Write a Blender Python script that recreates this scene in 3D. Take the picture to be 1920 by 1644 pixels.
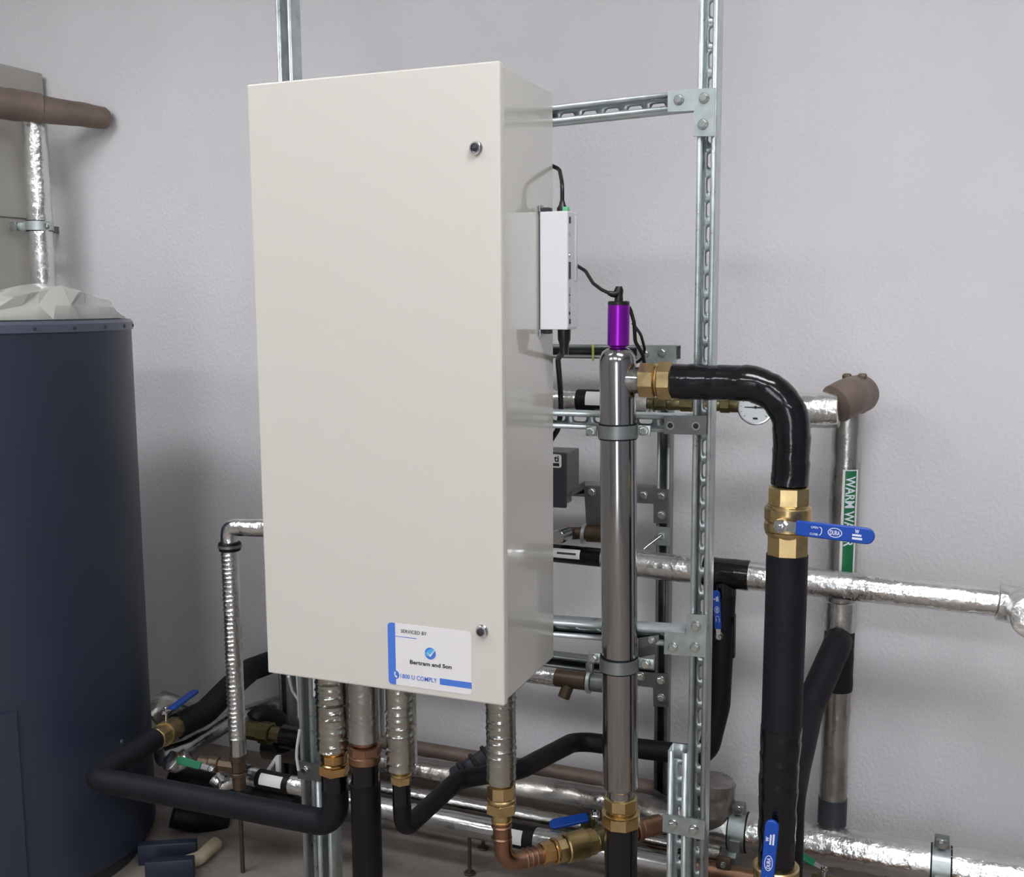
import bpy, bmesh, math, random
from mathutils import Vector, Matrix, noise
random.seed(7)
for o in list(bpy.data.objects): bpy.data.objects.remove(o)
scn = bpy.context.scene
col = scn.collection
V3 = Vector
# ------------------------------------------------------------------ camera
F_PX, YAW, PITCH, ROLL = 2013.0, .3785, .1265, -.0064
CAM = V3((1.2882, -1.8375, .7723))
def _basis():
    cy, sy, cp, sp, cr, sr = math.cos(YAW), math.sin(YAW), math.cos(PITCH), math.sin(PITCH), math.cos(ROLL), math.sin(ROLL)
    fw, rt, up = V3((-sy, cy, 0)), V3((cy, sy, 0)), V3((0, 0, 1))
    f2 = fw*cp - up*sp; u2 = up*cp + fw*sp
    return rt*cr + u2*sr, u2*cr - rt*sr, f2
RT, UP, FW = _basis()
cd = bpy.data.cameras.new('camera'); cam = bpy.data.objects.new('camera', cd); col.objects.link(cam)
cd.sensor_width = 36; cd.lens = F_PX/1920*36; cd.clip_start = .05; cd.clip_end = 60
cam.matrix_world = Matrix(((RT.x, UP.x, -FW.x, CAM.x), (RT.y, UP.y, -FW.y, CAM.y), (RT.z, UP.z, -FW.z, CAM.z), (0, 0, 0, 1)))
scn.camera = cam
# ------------------------------------------------------------------ light, exposure
w = bpy.data.worlds.new('room_world'); scn.world = w; w.use_nodes = True
w.node_tree.nodes['Background'].inputs[0].default_value = (.8, .85, .95, 1)
w.node_tree.nodes['Background'].inputs[1].default_value = .05
vs = scn.view_settings
vs.view_transform = 'Standard'; vs.look = 'None'; vs.exposure = 0.12; vs.gamma = 1; vs.use_curve_mapping = False
LAMP_STRENGTH = 17.0; GLOW_PANE_STRENGTH = 5.0
ADDED_LAMPS = [(-1.3, -.9, 0, 1.2), (1.5, -.75, 0, 1.2), (-1.3, -3.4, 0, 1.2), (.7, -3.4, 0, 1.2), (2.7, -3.4, 0, 1.2)]   # added ceiling lamps: x, y, turn, length
FLOOR, CEIL, WALL = -.80, 2.45, 1.2

def at(u, v, Y):
    """photo pixel -> world point standing at depth Y from the enclosure front"""
    d = RT*((u-960)/F_PX) - UP*((v-822)/F_PX) + FW
    return CAM + d*((Y-CAM.y)/d.y)
def px(n, P): return n*(P-CAM).dot(FW)/F_PX
def lin(c): return tuple(((x/255)/12.92 if x/255 <= .04045 else ((x/255+.055)/1.055)**2.4) for x in c)

# ------------------------------------------------------------------ materials
MATS = {}
def mat(name, rgb, rough=.5, metal=0., var=0., vscale=8., bump=0., bscale=40., coat=0., stretch=None, spec=.5, trans=0., emit=None, alpha=1., rvar=0., detail=4, bdist=.004):
    m = bpy.data.materials.new(name); m.use_nodes = True; MATS[name] = m
    nt = m.node_tree; n = nt.nodes; L = nt.links; b = n['Principled BSDF']
    c = lin(rgb)
    b.inputs['Base Color'].default_value = (*c, 1); b.inputs['Roughness'].default_value = rough; b.inputs['Metallic'].default_value = metal
    b.inputs['Specular IOR Level'].default_value = spec
    if coat: b.inputs['Coat Weight'].default_value = coat; b.inputs['Coat Roughness'].default_value = .03
    if trans: b.inputs['Transmission Weight'].default_value = trans
    if alpha < 1: b.inputs['Alpha'].default_value = alpha
    if emit: b.inputs['Emission Color'].default_value = (*lin(rgb), 1); b.inputs['Emission Strength'].default_value = emit
    tc = n.new('ShaderNodeTexCoord'); mp = n.new('ShaderNodeMapping'); L.new(tc.outputs['Object'], mp.inputs[0])
    if stretch: mp.inputs['Scale'].default_value = stretch
    nz = n.new('ShaderNodeTexNoise'); nz.inputs['Scale'].default_value = vscale; nz.inputs['Detail'].default_value = detail
    L.new(mp.outputs[0], nz.inputs[0])
    if var:
        r = n.new('ShaderNodeValToRGB'); L.new(nz.outputs[0], r.inputs[0])
        r.color_ramp.elements[0].position = .3; r.color_ramp.elements[1].position = .7
        r.color_ramp.elements[0].color = (*[max(0, x*(1-var)) for x in c], 1); r.color_ramp.elements[1].color = (*[min(1, x*(1+var)) for x in c], 1)
        L.new(r.outputs[0], b.inputs['Base Color'])
    if rvar:
        mr = n.new('ShaderNodeMapRange'); L.new(nz.outputs[0], mr.inputs[0])
        mr.inputs[1].default_value = .3; mr.inputs[2].default_value = .7; mr.inputs[3].default_value = max(.02, rough-rvar); mr.inputs[4].default_value = rough+rvar
        L.new(mr.outputs[0], b.inputs['Roughness'])
    if bump:
        n2 = n.new('ShaderNodeTexNoise'); n2.inputs['Scale'].default_value = bscale; n2.inputs['Detail'].default_value = 3
        L.new(mp.outputs[0], n2.inputs[0])
        bp = n.new('ShaderNodeBump'); bp.inputs['Strength'].default_value = bump; bp.inputs['Distance'].default_value = bdist
        L.new(n2.outputs[0], bp.inputs['Height']); L.new(bp.outputs[0], b.inputs['Normal'])
    return m
mat('plaster', (222, 219, 221), .85, var=.03, vscale=3, bump=.5, bscale=100, bdist=.005, stretch=(1, 1, .75))
mat('side_wall', (150, 152, 156), .8, bump=.2, bscale=60)
mat('rear_wall', (165, 166, 168), .8)
mat('ceiling_paint', (225, 225, 222), .9)
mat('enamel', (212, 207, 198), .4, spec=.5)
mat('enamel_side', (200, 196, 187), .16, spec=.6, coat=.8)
mat('white_powder', (232, 232, 234), .35)
mat('panel_print', (205, 206, 210), .4)
mat('galv', (196, 204, 204), .36, .65, var=.12, vscale=35, rvar=.1)
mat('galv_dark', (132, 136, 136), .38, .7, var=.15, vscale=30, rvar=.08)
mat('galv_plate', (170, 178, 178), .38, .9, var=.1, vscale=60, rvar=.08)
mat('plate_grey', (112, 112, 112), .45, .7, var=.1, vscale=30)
mat('zinc_bolt', (190, 194, 190), .22, 1.)
mat('stainless', (158, 158, 158), .14, 1., var=.06, vscale=5, stretch=(30, 30, 1.2), rvar=.05)
mat('chrome', (215, 215, 218), .1, 1.)
mat('foil', (226, 226, 224), .26, 1., var=.08, vscale=9, bump=.55, bscale=45, bdist=.006, rvar=.08)
mat('foil_smooth', (195, 196, 194), .24, 1., var=.1, vscale=12, bump=.25, bscale=40, rvar=.08)
mat('foil_grey', (176, 174, 170), .28, 1., var=.15, vscale=10, bump=.5, bscale=38, rvar=.1)
mat('foil_taupe', (168, 163, 158), .3, .95, var=.2, vscale=9, bump=.6, bscale=35, rvar=.1)
mat('foil_bubble', (176, 176, 168), .22, 1., var=.1, vscale=14, bump=.3, bscale=60, rvar=.08)
mat('lagging_taupe', (126, 110, 100), .55, .3, var=.18, vscale=9, bump=.4, bscale=30)
mat('brass', (196, 172, 124), .3, 1., var=.1, vscale=30, rvar=.08)
mat('brass_dull', (172, 150, 104), .38, 1., var=.15, vscale=25, rvar=.08)
mat('brass_gold', (202, 164, 108), .24, 1., var=.12, vscale=25)
mat('copper', (146, 112, 90), .34, 1., var=.2, vscale=18, rvar=.08)
mat('gunmetal', (96, 82, 68), .45, .7, var=.2, vscale=25)
mat('olive_brass', (112, 104, 72), .35, .9, var=.2, vscale=25)
mat('tape_black', (9, 10, 15), .16, var=.2, vscale=8, bump=.35, bscale=30, stretch=(1, 1, 1), spec=.5)
mat('rubber', (16, 18, 24), .6, var=.2, vscale=10, bump=.15, bscale=150, spec=.3)
mat('rubber_dark', (10, 11, 16), .5, var=.2, vscale=10, spec=.3)
mat('cable_black', (16, 16, 18), .35)
mat('plastic_black', (20, 20, 22), .35)
mat('cable_white', (205, 205, 200), .45)
mat('purple', (148, 36, 180), .3, .85, var=.05, vscale=5)
mat('purple_light', (150, 50, 185), .3, .85)
mat('blue_vinyl', (14, 70, 168), .32, spec=.5)
mat('blue_paint', (76, 122, 214), .5)
mat('cyan_paint', (86, 180, 226), .5)
mat('label_white', (232, 228, 228), .5)
mat('print_white', (225, 228, 240), .5)
mat('print_black', (34, 34, 40), .5)
mat('green_print', (18, 110, 68), .4)
mat('green_vinyl', (16, 118, 80), .35)
mat('green_plug', (110, 190, 140), .4)
mat('navy', (40, 47, 64), .4, spec=.5, var=.06, vscale=4)
mat('navy_rim', (92, 96, 112), .35, .3)
mat('duct_grey', (190, 187, 180), .5, .2, var=.1, vscale=4)
mat('dial_white', (222, 226, 226), .4)
mat('dark_box', (52, 54, 60), .5)
mat('dark_box_side', (112, 106, 106), .5)
mat('lint', (190, 176, 150), .8, var=.1)
mat('sheet', (208, 206, 200), .1, trans=.2, alpha=.7, var=.05, vscale=8)
mat('tie_yellow', (178, 190, 90), .5)
mat('glass', (240, 245, 245), .05, trans=1.)
mat('lamp_white', (248, 251, 255), .5, emit=LAMP_STRENGTH)
mat('glow_pane', (246, 250, 255), .5, emit=GLOW_PANE_STRENGTH)  # self-lit face of the door added behind the camera
mat('lamp_body', (225, 225, 225), .5)
def floor_mat():
    m = mat('concrete', (144, 133, 126), .75, var=.28, vscale=5, bump=.4, bscale=35, detail=8)
    nt = m.node_tree; n = nt.nodes; L = nt.links; b = n['Principled BSDF']
    src = b.inputs['Base Color'].links[0].from_socket
    vo = n.new('ShaderNodeTexVoronoi'); vo.feature = 'DISTANCE_TO_EDGE'; vo.inputs['Scale'].default_value = 7
    ns = n.new('ShaderNodeTexNoise'); ns.inputs['Scale'].default_value = 5
    tc = n['Texture Coordinate']; L.new(tc.outputs['Object'], ns.inputs[0])
    ad = n.new('ShaderNodeVectorMath'); ad.operation = 'ADD'; L.new(tc.outputs['Object'], ad.inputs[0]); L.new(ns.outputs['Color'], ad.inputs[1]); L.new(ad.outputs[0], vo.inputs['Vector'])
    r = n.new('ShaderNodeMapRange'); L.new(vo.outputs['Distance'], r.inputs[0]); r.inputs[1].default_value = .0; r.inputs[2].default_value = .03; r.inputs[3].default_value = .7; r.inputs[4].default_value = 1
    mx = n.new('ShaderNodeMix'); mx.data_type = 'RGBA'; mx.blend_type = 'MULTIPLY'; mx.inputs[0].default_value = .6
    L.new(src, mx.inputs['A']); L.new(r.outputs[0], mx.inputs['B']); L.new(mx.outputs['Result'], b.inputs['Base Color'])
floor_mat()

# ------------------------------------------------------------------ mesh helpers
def mk(name, VF, m, parent=None, ang=34, flat=False, solid=0.):
    V, F = VF
    me = bpy.data.meshes.new(name); me.from_pydata([tuple(v) for v in V], [], F); me.validate()
    bm = bmesh.new(); bm.from_mesh(me); bmesh.ops.recalc_face_normals(bm, faces=bm.faces); bm.to_mesh(me); bm.free()
    if not flat:
        me.shade_smooth(); me.set_sharp_from_angle(angle=math.radians(ang))
    me.materials.append(MATS[m])
    o = bpy.data.objects.new(name, me); col.objects.link(o)
    if parent is not None:
        o.parent = parent
        base = parent.location.copy(); q = parent.parent
        while q is not None: base += q.location; q = q.parent
        o.location = -base
    if solid:
        sm = o.modifiers.new('thickness', 'SOLIDIFY'); sm.thickness = solid; sm.offset = 0
    return o
def thing(name, label, cat, loc, group=None):
    o = bpy.data.objects.new(name, None); col.objects.link(o); o.location = loc; o.empty_display_size = .05
    return tag(o, label, cat, group)
def tag(o, label, cat, group=None):
    o['label'] = label; o['category'] = cat
    if group: o['group'] = group
    return o
def struct(o): o['kind'] = 'structure'; return o
def lab(o, t): o['label'] = t; return o
def join(*parts):
    V, F = [], []
    for v, f in parts:
        k = len(V); V += list(v); F += [tuple(i+k for i in q) for q in f]
    return V, F
def frame(d):
    d = V3(d).normalized(); a = V3((0, 0, 1)) if abs(d.z) < .9 else V3((0, 1, 0))
    x = a.cross(d).normalized(); return x, d.cross(x), d
def box(c, s, R=None, bev=0.):
    c = V3(c); bm = bmesh.new(); bmesh.ops.create_cube(bm, size=1)
    for v in bm.verts: v.co = V3((v.co.x*s[0], v.co.y*s[1], v.co.z*s[2]))
    if bev: bmesh.ops.bevel(bm, geom=bm.edges[:], offset=bev, segments=2, profile=.5, affect='EDGES')
    V = [(R @ v.co if R else v.co) + c for v in bm.verts]; bm.verts.index_update()
    F = [tuple(v.index for v in f.verts) for f in bm.faces]; bm.free(); return V, F
def box2(a, b, bev=0.):
    a, b = V3(a), V3(b); return box((a+b)/2, [abs(b[i]-a[i]) for i in range(3)], None, bev)
def lathe(prof, p, d, seg=28, rot=0., closed=True):
    x, y, d = frame(d); p = V3(p); V, F = [], []
    for s, r in prof:
        for k in range(seg):
            t = 2*math.pi*k/seg+rot; V.append(p + d*s + x*(r*math.cos(t)) + y*(r*math.sin(t)))
    for i in range(len(prof)-1):
        for k in range(seg):
            a, b = i*seg+k, i*seg+(k+1) % seg; F.append((a, b, b+seg, a+seg))
    if closed: F.append(tuple(range(seg))[::-1]); F.append(tuple(range((len(prof)-1)*seg, len(prof)*seg)))
    return V, F
def hexn(p, d, r, l, seg=6, rot=0., ch=.12):
    """hex nut: chamfered prism from p along d; r over the corners"""
    c = r*ch; return lathe([(0, r-c), (c*.6, r), (l-c*.6, r), (l, r-c)], p, d, seg, rot)
def cyl(p, q, r, seg=24, bev=.0015):
    p, q = V3(p), V3(q); l = (q-p).length; b = min(bev, r*.4, l*.3)
    return lathe([(0, r-b), (b, r), (l-b, r), (l, r-b)], p, q-p, seg)
def fillet(pts, R, n=9):
    P = [V3(p) for p in pts]
    if not R or len(P) < 3: return P
    out = [P[0]]
    for i in range(1, len(P)-1):
        a, b, c = P[i-1], P[i], P[i+1]; u = (a-b); v = (c-b); lu, lv = u.length, v.length; u.normalize(); v.normalize()
        ang = u.angle(v)
        if ang > 3.08: out.append(b); continue
        Ri = R[i-1] if isinstance(R, (list, tuple)) else R
        t = min(Ri/math.tan(ang/2), lu*.49 if i > 1 else lu*.95, lv*.49 if i < len(P)-2 else lv*.95); Re = t*math.tan(ang/2)
        cen = b + (u+v).normalized()*(Re/math.sin(ang/2)); s, e = b+u*t-cen, b+v*t-cen
        tot = s.angle(e); axn = s.cross(e).normalized()
        for k in range(n+1): out.append(cen + Matrix.Rotation(tot*k/n, 3, axn) @ s)
    out.append(P[-1]); return out
def sweep(pts, r, seg=24, fil=0., rf=None, ds=None, cap=True, round_end=False):
    P = fillet(pts, fil)
    if ds:
        Q = [P[0]]
        for a, b in zip(P, P[1:]):
            n = max(1, int((b-a).length/ds))
            Q += [a.lerp(b, (k+1)/n) for k in range(n)]
        P = Q
    S = [0]
    for a, b in zip(P, P[1:]): S.append(S[-1]+(b-a).length)
    tot = S[-1]; V, F = [], []
    t0 = (P[1]-P[0]).normalized(); x, y, _ = frame(t0)
    for i, p in enumerate(P):
        t = (P[min(i+1, len(P)-1)]-P[max(i-1, 0)]).normalized()
        x = (x - t*x.dot(t)).normalized(); y = t.cross(x)
        ri = r if not isinstance(r, (list, tuple)) else r[0]+(r[1]-r[0])*S[i]/tot
        for k in range(seg):
            th = 2*math.pi*k/seg; d = x*math.cos(th)+y*math.sin(th); q = ri
            if rf: q = ri*rf(S[i], th, p+d*ri)
            V.append(p+d*q)
    n = len(P)
    for i in range(n-1):
        for k in range(seg):
            a, b = i*seg+k, i*seg+(k+1) % seg; F.append((a, b, b+seg, a+seg))
    if cap:
        for base, pp, sg in ((0, P[0], -1), ((n-1)*seg, P[-1], 1)):
            tt = (P[1]-P[0]).normalized() if base == 0 else (P[-1]-P[-2]).normalized()
            k0 = len(V); rr = r if not isinstance(r, (list, tuple)) else (r[0] if base == 0 else r[1])
            e = .9 if not round_end else .75
            for k in range(seg): V.append(pp + (V[base+k]-pp)*e + tt*(sg*rr*(.06 if not round_end else .4)))
            for k in range(seg): F.append((base+k, base+(k+1) % seg, k0+(k+1) % seg, k0+k))
            F.append(tuple(k0+k for k in range(seg)))
    return V, F
def crumple(a=.035, f=28.):
    def fn(s, th, p): return 1 + a*noise.noise(p*f) + a*.5*noise.noise(p*f*2.6)
    return fn
def wraps(a=.03, pitch=.045, f=16):
    def fn(s, th, p):
        t = (s/pitch + th/6.283) % 1; return 1 + a*(.5-t)*.6 + a*.6*noise.noise(p*f)
    return fn
def rings(a=.05, pitch=.016, f=22):
    def fn(s, th, p):
        k = max(0, math.sin(6.283*s/pitch + 1.6*noise.noise(p*14)))**4; g = max(0., .6+noise.noise(p*f)*.9)
        return 1 + a*k*g + .012*noise.noise(p*40)
    return fn
def prism(poly, o, ux, uy, th):
    """extrude a 2-D polygon lying in (ux, uy) at o by th along ux x uy"""
    n = ux.cross(uy); V = [o+ux*a+uy*b for a, b in poly] + [o+ux*a+uy*b+n*th for a, b in poly]; k = len(poly)
    F = [tuple(range(k))[::-1], tuple(range(k, 2*k))] + [(i, (i+1) % k, k+(i+1) % k, k+i) for i in range(k)]
    return V, F
def plate(pxs, Y, th):
    """flat steel plate on the plane Y, outline from photo pixels, th toward the viewer"""
    P = [at(u, v, Y) for u, v in pxs]; o = V3((0, Y, 0))
    return prism([(p.x, p.z) for p in P], o, V3((1, 0, 0)), V3((0, 0, 1)), th)
def rrect(x0, y0, x1, y1, r, n=5):
    out = []
    for cx, cy, a in ((x1-r, y1-r, 0), (x0+r, y1-r, 90), (x0+r, y0+r, 180), (x1-r, y0+r, 270)):
        for k in range(n+1):
            t = math.radians(a+90*k/n); out.append((cx+r*math.cos(t), cy+r*math.sin(t)))
    return out
def ring2d(cx, cy, rx, ry, wd, o, ux, uy, th, seg=32):
    n = ux.cross(uy); V = []
    for h in (0, th):
        for q in (0, wd):
            for k in range(seg):
                t = 2*math.pi*k/seg; V.append(o+ux*(cx+(rx-q)*math.cos(t))+uy*(cy+(ry-q)*math.sin(t))+n*h)
    F = []
    for k in range(seg):
        k2 = (k+1) % seg
        F += [(2*seg+k, 2*seg+k2, 3*seg+k2, 3*seg+k), (k, 2*seg+k, 2*seg+k2, k2), (seg+k, seg+k2, 3*seg+k2, 3*seg+k)]
    return V, F
def text(body, h, wd, fn, name, m, parent, bold=0., fine=False):
    """flat lettering; fn maps the text plane (x, y, lift) to the world. h cap height, wd total width"""
    cu = bpy.data.curves.new('t', 'FONT'); cu.body = body; cu.size = 1; cu.offset = bold; cu.extrude = .01; cu.resolution_u = 3
    o = bpy.data.objects.new('t', cu); col.objects.link(o)
    dg = bpy.context.evaluated_depsgraph_get(); me = bpy.data.meshes.new_from_object(o.evaluated_get(dg))
    bpy.data.objects.remove(o)
    if fine:
        bm = bmesh.new(); bm.from_mesh(me); bmesh.ops.triangulate(bm, faces=bm.faces)
        for _ in range(3): bmesh.ops.subdivide_edges(bm, edges=[e for e in bm.edges if e.calc_length() > .12], cuts=1); bmesh.ops.triangulate(bm, faces=bm.faces)
        bm.to_mesh(me); bm.free()
    X = [v.co.x for v in me.vertices]; Yv = [v.co.y for v in me.vertices]; x0, x1, y0, y1 = min(X), max(X), 0, max(Yv)
    V = [fn((v.co.x-x0)/(x1-x0)*wd, v.co.y/y1*h, .0003+.0003*(v.co.z > 0)) for v in me.vertices]
    F = [tuple(p.vertices) for p in me.polygons]; bpy.data.meshes.remove(me)
    return mk(name, (V, F), m, parent, flat=True)
def channel(p0, p1, face, wd, d, slot_at=None, pitch=.048, sl=.029, sw=.014):
    """lipped steel channel from p0 to p1 (centre of its open side), open towards face; slotted back web"""
    p0, p1 = V3(p0), V3(p1); a = (p1-p0).normalized(); L = (p1-p0).length
    f = V3(face); f = (f-a*f.dot(a)).normalized(); s = a.cross(f)
    lip, rl, c = wd*.24, .008, .003
    pr = [(-wd/2+lip, -rl), (-wd/2+lip, -c), (-wd/2+lip-c, 0), (-wd/2+c, 0), (-wd/2+c*.3, -c*.3), (-wd/2, -c), (-wd/2, -d)]
    pl = pr + [(-x, y) for x, y in pr[::-1]]
    V, F = [], []; n = len(pl)
    for P in (p0, p1): V += [P+s*x+f*y for x, y in pl]
    for i in range(n-1):
        if i == len(pr)-1: continue
        F.append((i, i+1, n+i+1, n+i))
    # web
    if slot_at is None: cells = [(0, L, None)]
    else:
        off = (V3(slot_at)-p0).dot(a) % pitch; cells = []; c0 = off-pitch/2
        while c0 < L:
            A, B = max(0, c0), min(L, c0+pitch)
            if B-A > 1e-4: cells.append((A, B, c0+pitch/2 if (A == c0 and B == c0+pitch) else None))
            c0 += pitch
    for A, B, cc in cells:
        W = lambda x, t: p0+a*t+s*x-f*d
        k = len(V)
        if cc is None:
            V += [W(-wd/2, A), W(wd/2, A), W(wd/2, B), W(-wd/2, B)]; F.append((k, k+1, k+2, k+3)); continue
        hh, r = sl/2, sw/2; inn = []
        for q in range(12):
            t = 2*math.pi*(q+.5)/12; sx, sy = r*math.cos(t), r*math.sin(t)
            inn.append((sx, cc+(hh-r)*(1 if sy > 0 else -1)+sy))
        out = []
        H = pitch/2
        for x, y in inn:
            dy = y-cc
            if abs(dy) > hh-r*.75: out.append((x*(wd/2)/r if abs(x) > r*.9 else x*1.0, cc+H*(1 if dy > 0 else -1)))
            else: out.append((wd/2*(1 if x > 0 else -1), y))
        # corners handled by radial projection
        out = []
        for x, y in inn:
            dy = y-cc; kx = (wd/2)/abs(x) if abs(x) > 1e-6 else 1e9; ky = H/abs(dy) if abs(dy) > 1e-6 else 1e9
            z = min(kx, ky); out.append((x*z, cc+dy*z))
        V += [W(x, y) for x, y in inn] + [W(x, y) for x, y in out]
        for q in range(12):
            q2 = (q+1) % 12; F.append((k+q, k+q2, k+12+q2, k+12+q))
            xa, ya = out[q]; xb, yb = out[q2]
            ea, eb = abs(abs(xa)-wd/2) < 1e-6, abs(abs(xb)-wd/2) < 1e-6
            if ea != eb:
                V.append(W(math.copysign(wd/2, xa if ea else xb), cc+math.copysign(H, (yb if ea else ya)-cc))); F.append((k+12+q, k+12+q2, len(V)-1))
    bm = bmesh.new(); vs_ = [bm.verts.new(v) for v in V]
    for q in F:
        try: bm.faces.new([vs_[i] for i in q])
        except ValueError: pass
    bmesh.ops.remove_doubles(bm, verts=bm.verts, dist=1e-5); bm.verts.index_update()
    V = [v.co.copy() for v in bm.verts]; F = [tuple(v.index for v in q.verts) for q in bm.faces]; bm.free()
    return V, F
NY = V3((0, -1, 0)); EX = V3((1, 0, 0)); EZ = V3((0, 0, 1))
_bolt = {}
def bolt(u, v, Y, parent, r=.0105, n=NY, P=None):
    """hex bolt head with flange washer"""
    p = P if P is not None else at(u, v, Y)
    key = (round(r, 4), tuple(round(c, 2) for c in n))
    if key not in _bolt:
        tmp = mk('bolt_head', join(lathe([(0, r), (.002, r), (.003, r*.92)], V3(), n, 16), hexn(n*.003, n, r*.8, .007, 6, .3)), 'zinc_bolt', None, 25)
        _bolt[key] = tmp.data; bpy.data.objects.remove(tmp)
    o = bpy.data.objects.new('bolt', _bolt[key]); col.objects.link(o); o.parent = parent
    base = V3(); q = parent
    while q is not None: base += q.location; q = q.parent
    o.location = p-base
    return o
def foot(*P):
    zs = min(p.z for p in P); return V3((sum(p.x for p in P)/len(P), sum(p.y for p in P)/len(P), zs))

# ------------------------------------------------------------------ room
X0, X1, Y0 = -3.2, 4.2, -5.0
struct(mk('floor', box2((X0, Y0, FLOOR-.1), (X1, WALL, FLOOR)), 'concrete'))
struct(mk('ceiling', box2((X0, Y0, CEIL), (X1, WALL, CEIL+.1)), 'ceiling_paint'))
struct(mk('wall_back', box2((X0, WALL, FLOOR-.1), (X1, WALL+.1, CEIL+.1)), 'plaster'))
struct(mk('wall_left', box2((X0-.1, Y0, FLOOR-.1), (X0, WALL+.1, CEIL+.1)), 'side_wall'))
struct(mk('wall_right', box2((X1, Y0, FLOOR-.1), (X1+.1, WALL+.1, CEIL+.1)), 'side_wall'))
struct(mk('wall_front', box2((X0-.1, Y0-.1, FLOOR-.1), (X1+.1, Y0, CEIL+.1)), 'rear_wall'))
for i, (lx, ly, rot, ln) in enumerate(ADDED_LAMPS):  # lamps out of view, added to light the room
    t = thing('added_ceiling_light', 'added white rectangular panel light on the ceiling, out of view', 'light', (lx, ly, CEIL-.06), 'added panel lights on the ceiling, out of view')
    mk('housing', box2((lx-ln/2, ly-.3, CEIL-.045), (lx+ln/2, ly+.3, CEIL), .005), 'lamp_body', t)
    mk('diffuser', box2((lx-ln/2+.02, ly-.28, CEIL-.06), (lx+ln/2-.02, ly+.28, CEIL-.0455), .008), 'lamp_white', t)

# unseen glowing door, added behind the camera to streak the steel tube
dr = bpy.data.objects.new('added_glow_door', None); col.objects.link(dr); dr.location = (1.45, Y0, FLOOR); struct(dr)
for z0, z1 in ((FLOOR+.12, FLOOR+1.05), (FLOOR+1.12, FLOOR+2.2)): mk('door_glow', box2((1.0, Y0+.012, z0), (1.9, Y0+.02, z1)), 'glow_pane', dr)
mk('glow_door_frame', join(box2((.9, Y0, FLOOR), (1.0, Y0+.05, FLOOR+2.3)), box2((1.9, Y0, FLOOR), (2.0, Y0+.05, FLOOR+2.3)), box2((1.0, Y0, FLOOR+2.2), (1.9, Y0+.05, FLOOR+2.3)), box2((1.0, Y0, FLOOR), (1.9, Y0+.05, FLOOR+.12)), box2((1.0, Y0, FLOOR+1.05), (1.9, Y0+.05, FLOOR+1.12))), 'lamp_body', dr)
# ------------------------------------------------------------------ enclosure
W, D, H = .5383, .2930, 1.2
enc = thing('electrical_enclosure', 'tall cream painted steel enclosure with a service label on its door', 'cabinet', (W/2, D/2, 0))
mk('body', box2((.002, .021, .005), (W-.002, D-.001, H-.004), .004), 'enamel_side', enc, 18)
door = mk('door', box2((0, 0, 0), (W, .019, H), .0035), 'enamel', enc, 18)
mk('door_gasket', box2((.012, .018, .012), (W-.006, .022, H-.012)), 'rubber', enc)
for u, v in ((893, 278), (904, 1183)):
    p = at(u, v, 0); lk = mk('door_lock', lathe([(0, .0135), (.003, .0132), (.006, .0105), (.008, .0098), (.008, .0078), (.005, .0074)], p, NY, 28), 'chrome', enc)
    lab(lk, 'round chrome quarter-turn lock')
    mk('lock_insert', join(lathe([(.0, .007), (.0065, .0068), (.0072, .0055)], p, NY, 18), box(p+V3((0, -.0075, 0)), (.009, .003, .0025))), 'dark_box', lk)
# service label
LX0, LX1 = at(728, 1223, 0).x, at(884, 1240, 0).x; LZ0, LZ1 = at(728, 1281, 0).z, at(728, 1166, 0).z
LBL = mk('service_label', prism(rrect(LX0, LZ0, LX1, LZ1, .008), V3((0, -.0001, 0)), EX, EZ, .0005), 'label_white', enc, flat=True)
lab(LBL, 'white and blue printed service label')
def lp(cx, cy):      # zoomed-crop pixel of the label -> x, z on the door
    u = (cx-330)/(1398-330); top = 315+85*u; bot = 1105+130*u; return LX0+(LX1-LX0)*u**.985, LZ1-(LZ1-LZ0)*(cy-top)/(bot-top)
LS = (LX1-LX0)/(1398-330)
def flat_on_door(x, z, y=-.0006): return lambda a, b, h: V3((x+a, y-h, z+b))
def lpoly(name, pts, m, y=-.0006, th=.0003): return mk(name, prism(pts, V3((0, y, 0)), EX, EZ, th), m, LBL, flat=True)
sx = lp(425, 500)[0]
st = [(a, b) for a, b in rrect(LX0, LZ0, LX1, LZ1, .008) if a < sx]
st = sorted([q for q in st if q[1] > (LZ0+LZ1)/2], key=lambda q: -q[0]) + sorted([q for q in st if q[1] <= (LZ0+LZ1)/2], key=lambda q: q[0])
lpoly('label_stripe', ([(sx, LZ1)] + st + [(sx, LZ0)])[::1], 'blue_paint')
def quad(a, b, c, d): return [lp(*a), lp(*b), lp(*c), lp(*d)]
lpoly('label_rule', quad((425, 487), (700, 512), (700, 521), (425, 494)), 'blue_paint')
lpoly('label_bar', quad((992, 1022), (1398, 1070), (1398, 1152), (992, 1103)), 'blue_paint')
def disc(cx, cy, r, rz=None): return [(cx+r*math.cos(k*2*math.pi/32), cy+(rz or r)*math.sin(k*2*math.pi/32)) for k in range(32)]
cx, cz = lp(875, 703); lpoly('logo_disc', disc(cx, cz, 71*LS), 'blue_paint')
cx2, cz2 = lp(862, 695)
lpoly('logo_shine', [(cx2-55*LS, cz2+2*LS), (cx2-45*LS, cz2-30*LS), (cx2-10*LS, cz2-45*LS), (cx2+25*LS, cz2-10*LS), (cx2+72*LS, cz2+45*LS), (cx2+30*LS, cz2+50*LS), (cx2-5*LS, cz2+38*LS), (cx2-40*LS, cz2+5*LS)], 'cyan_paint', -.0009)
ck = [lp(*q) for q in ((838, 683), (870, 722), (945, 640), (947, 650), (876, 748), (868, 735))]
lpoly('logo_tick', ck, 'label_white', -.0012)
cx, cz = lp(430, 990); lpoly('phone_disc', disc(cx, cz, 38*LS, 50*LS), 'blue_paint', -.0007)
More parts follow.
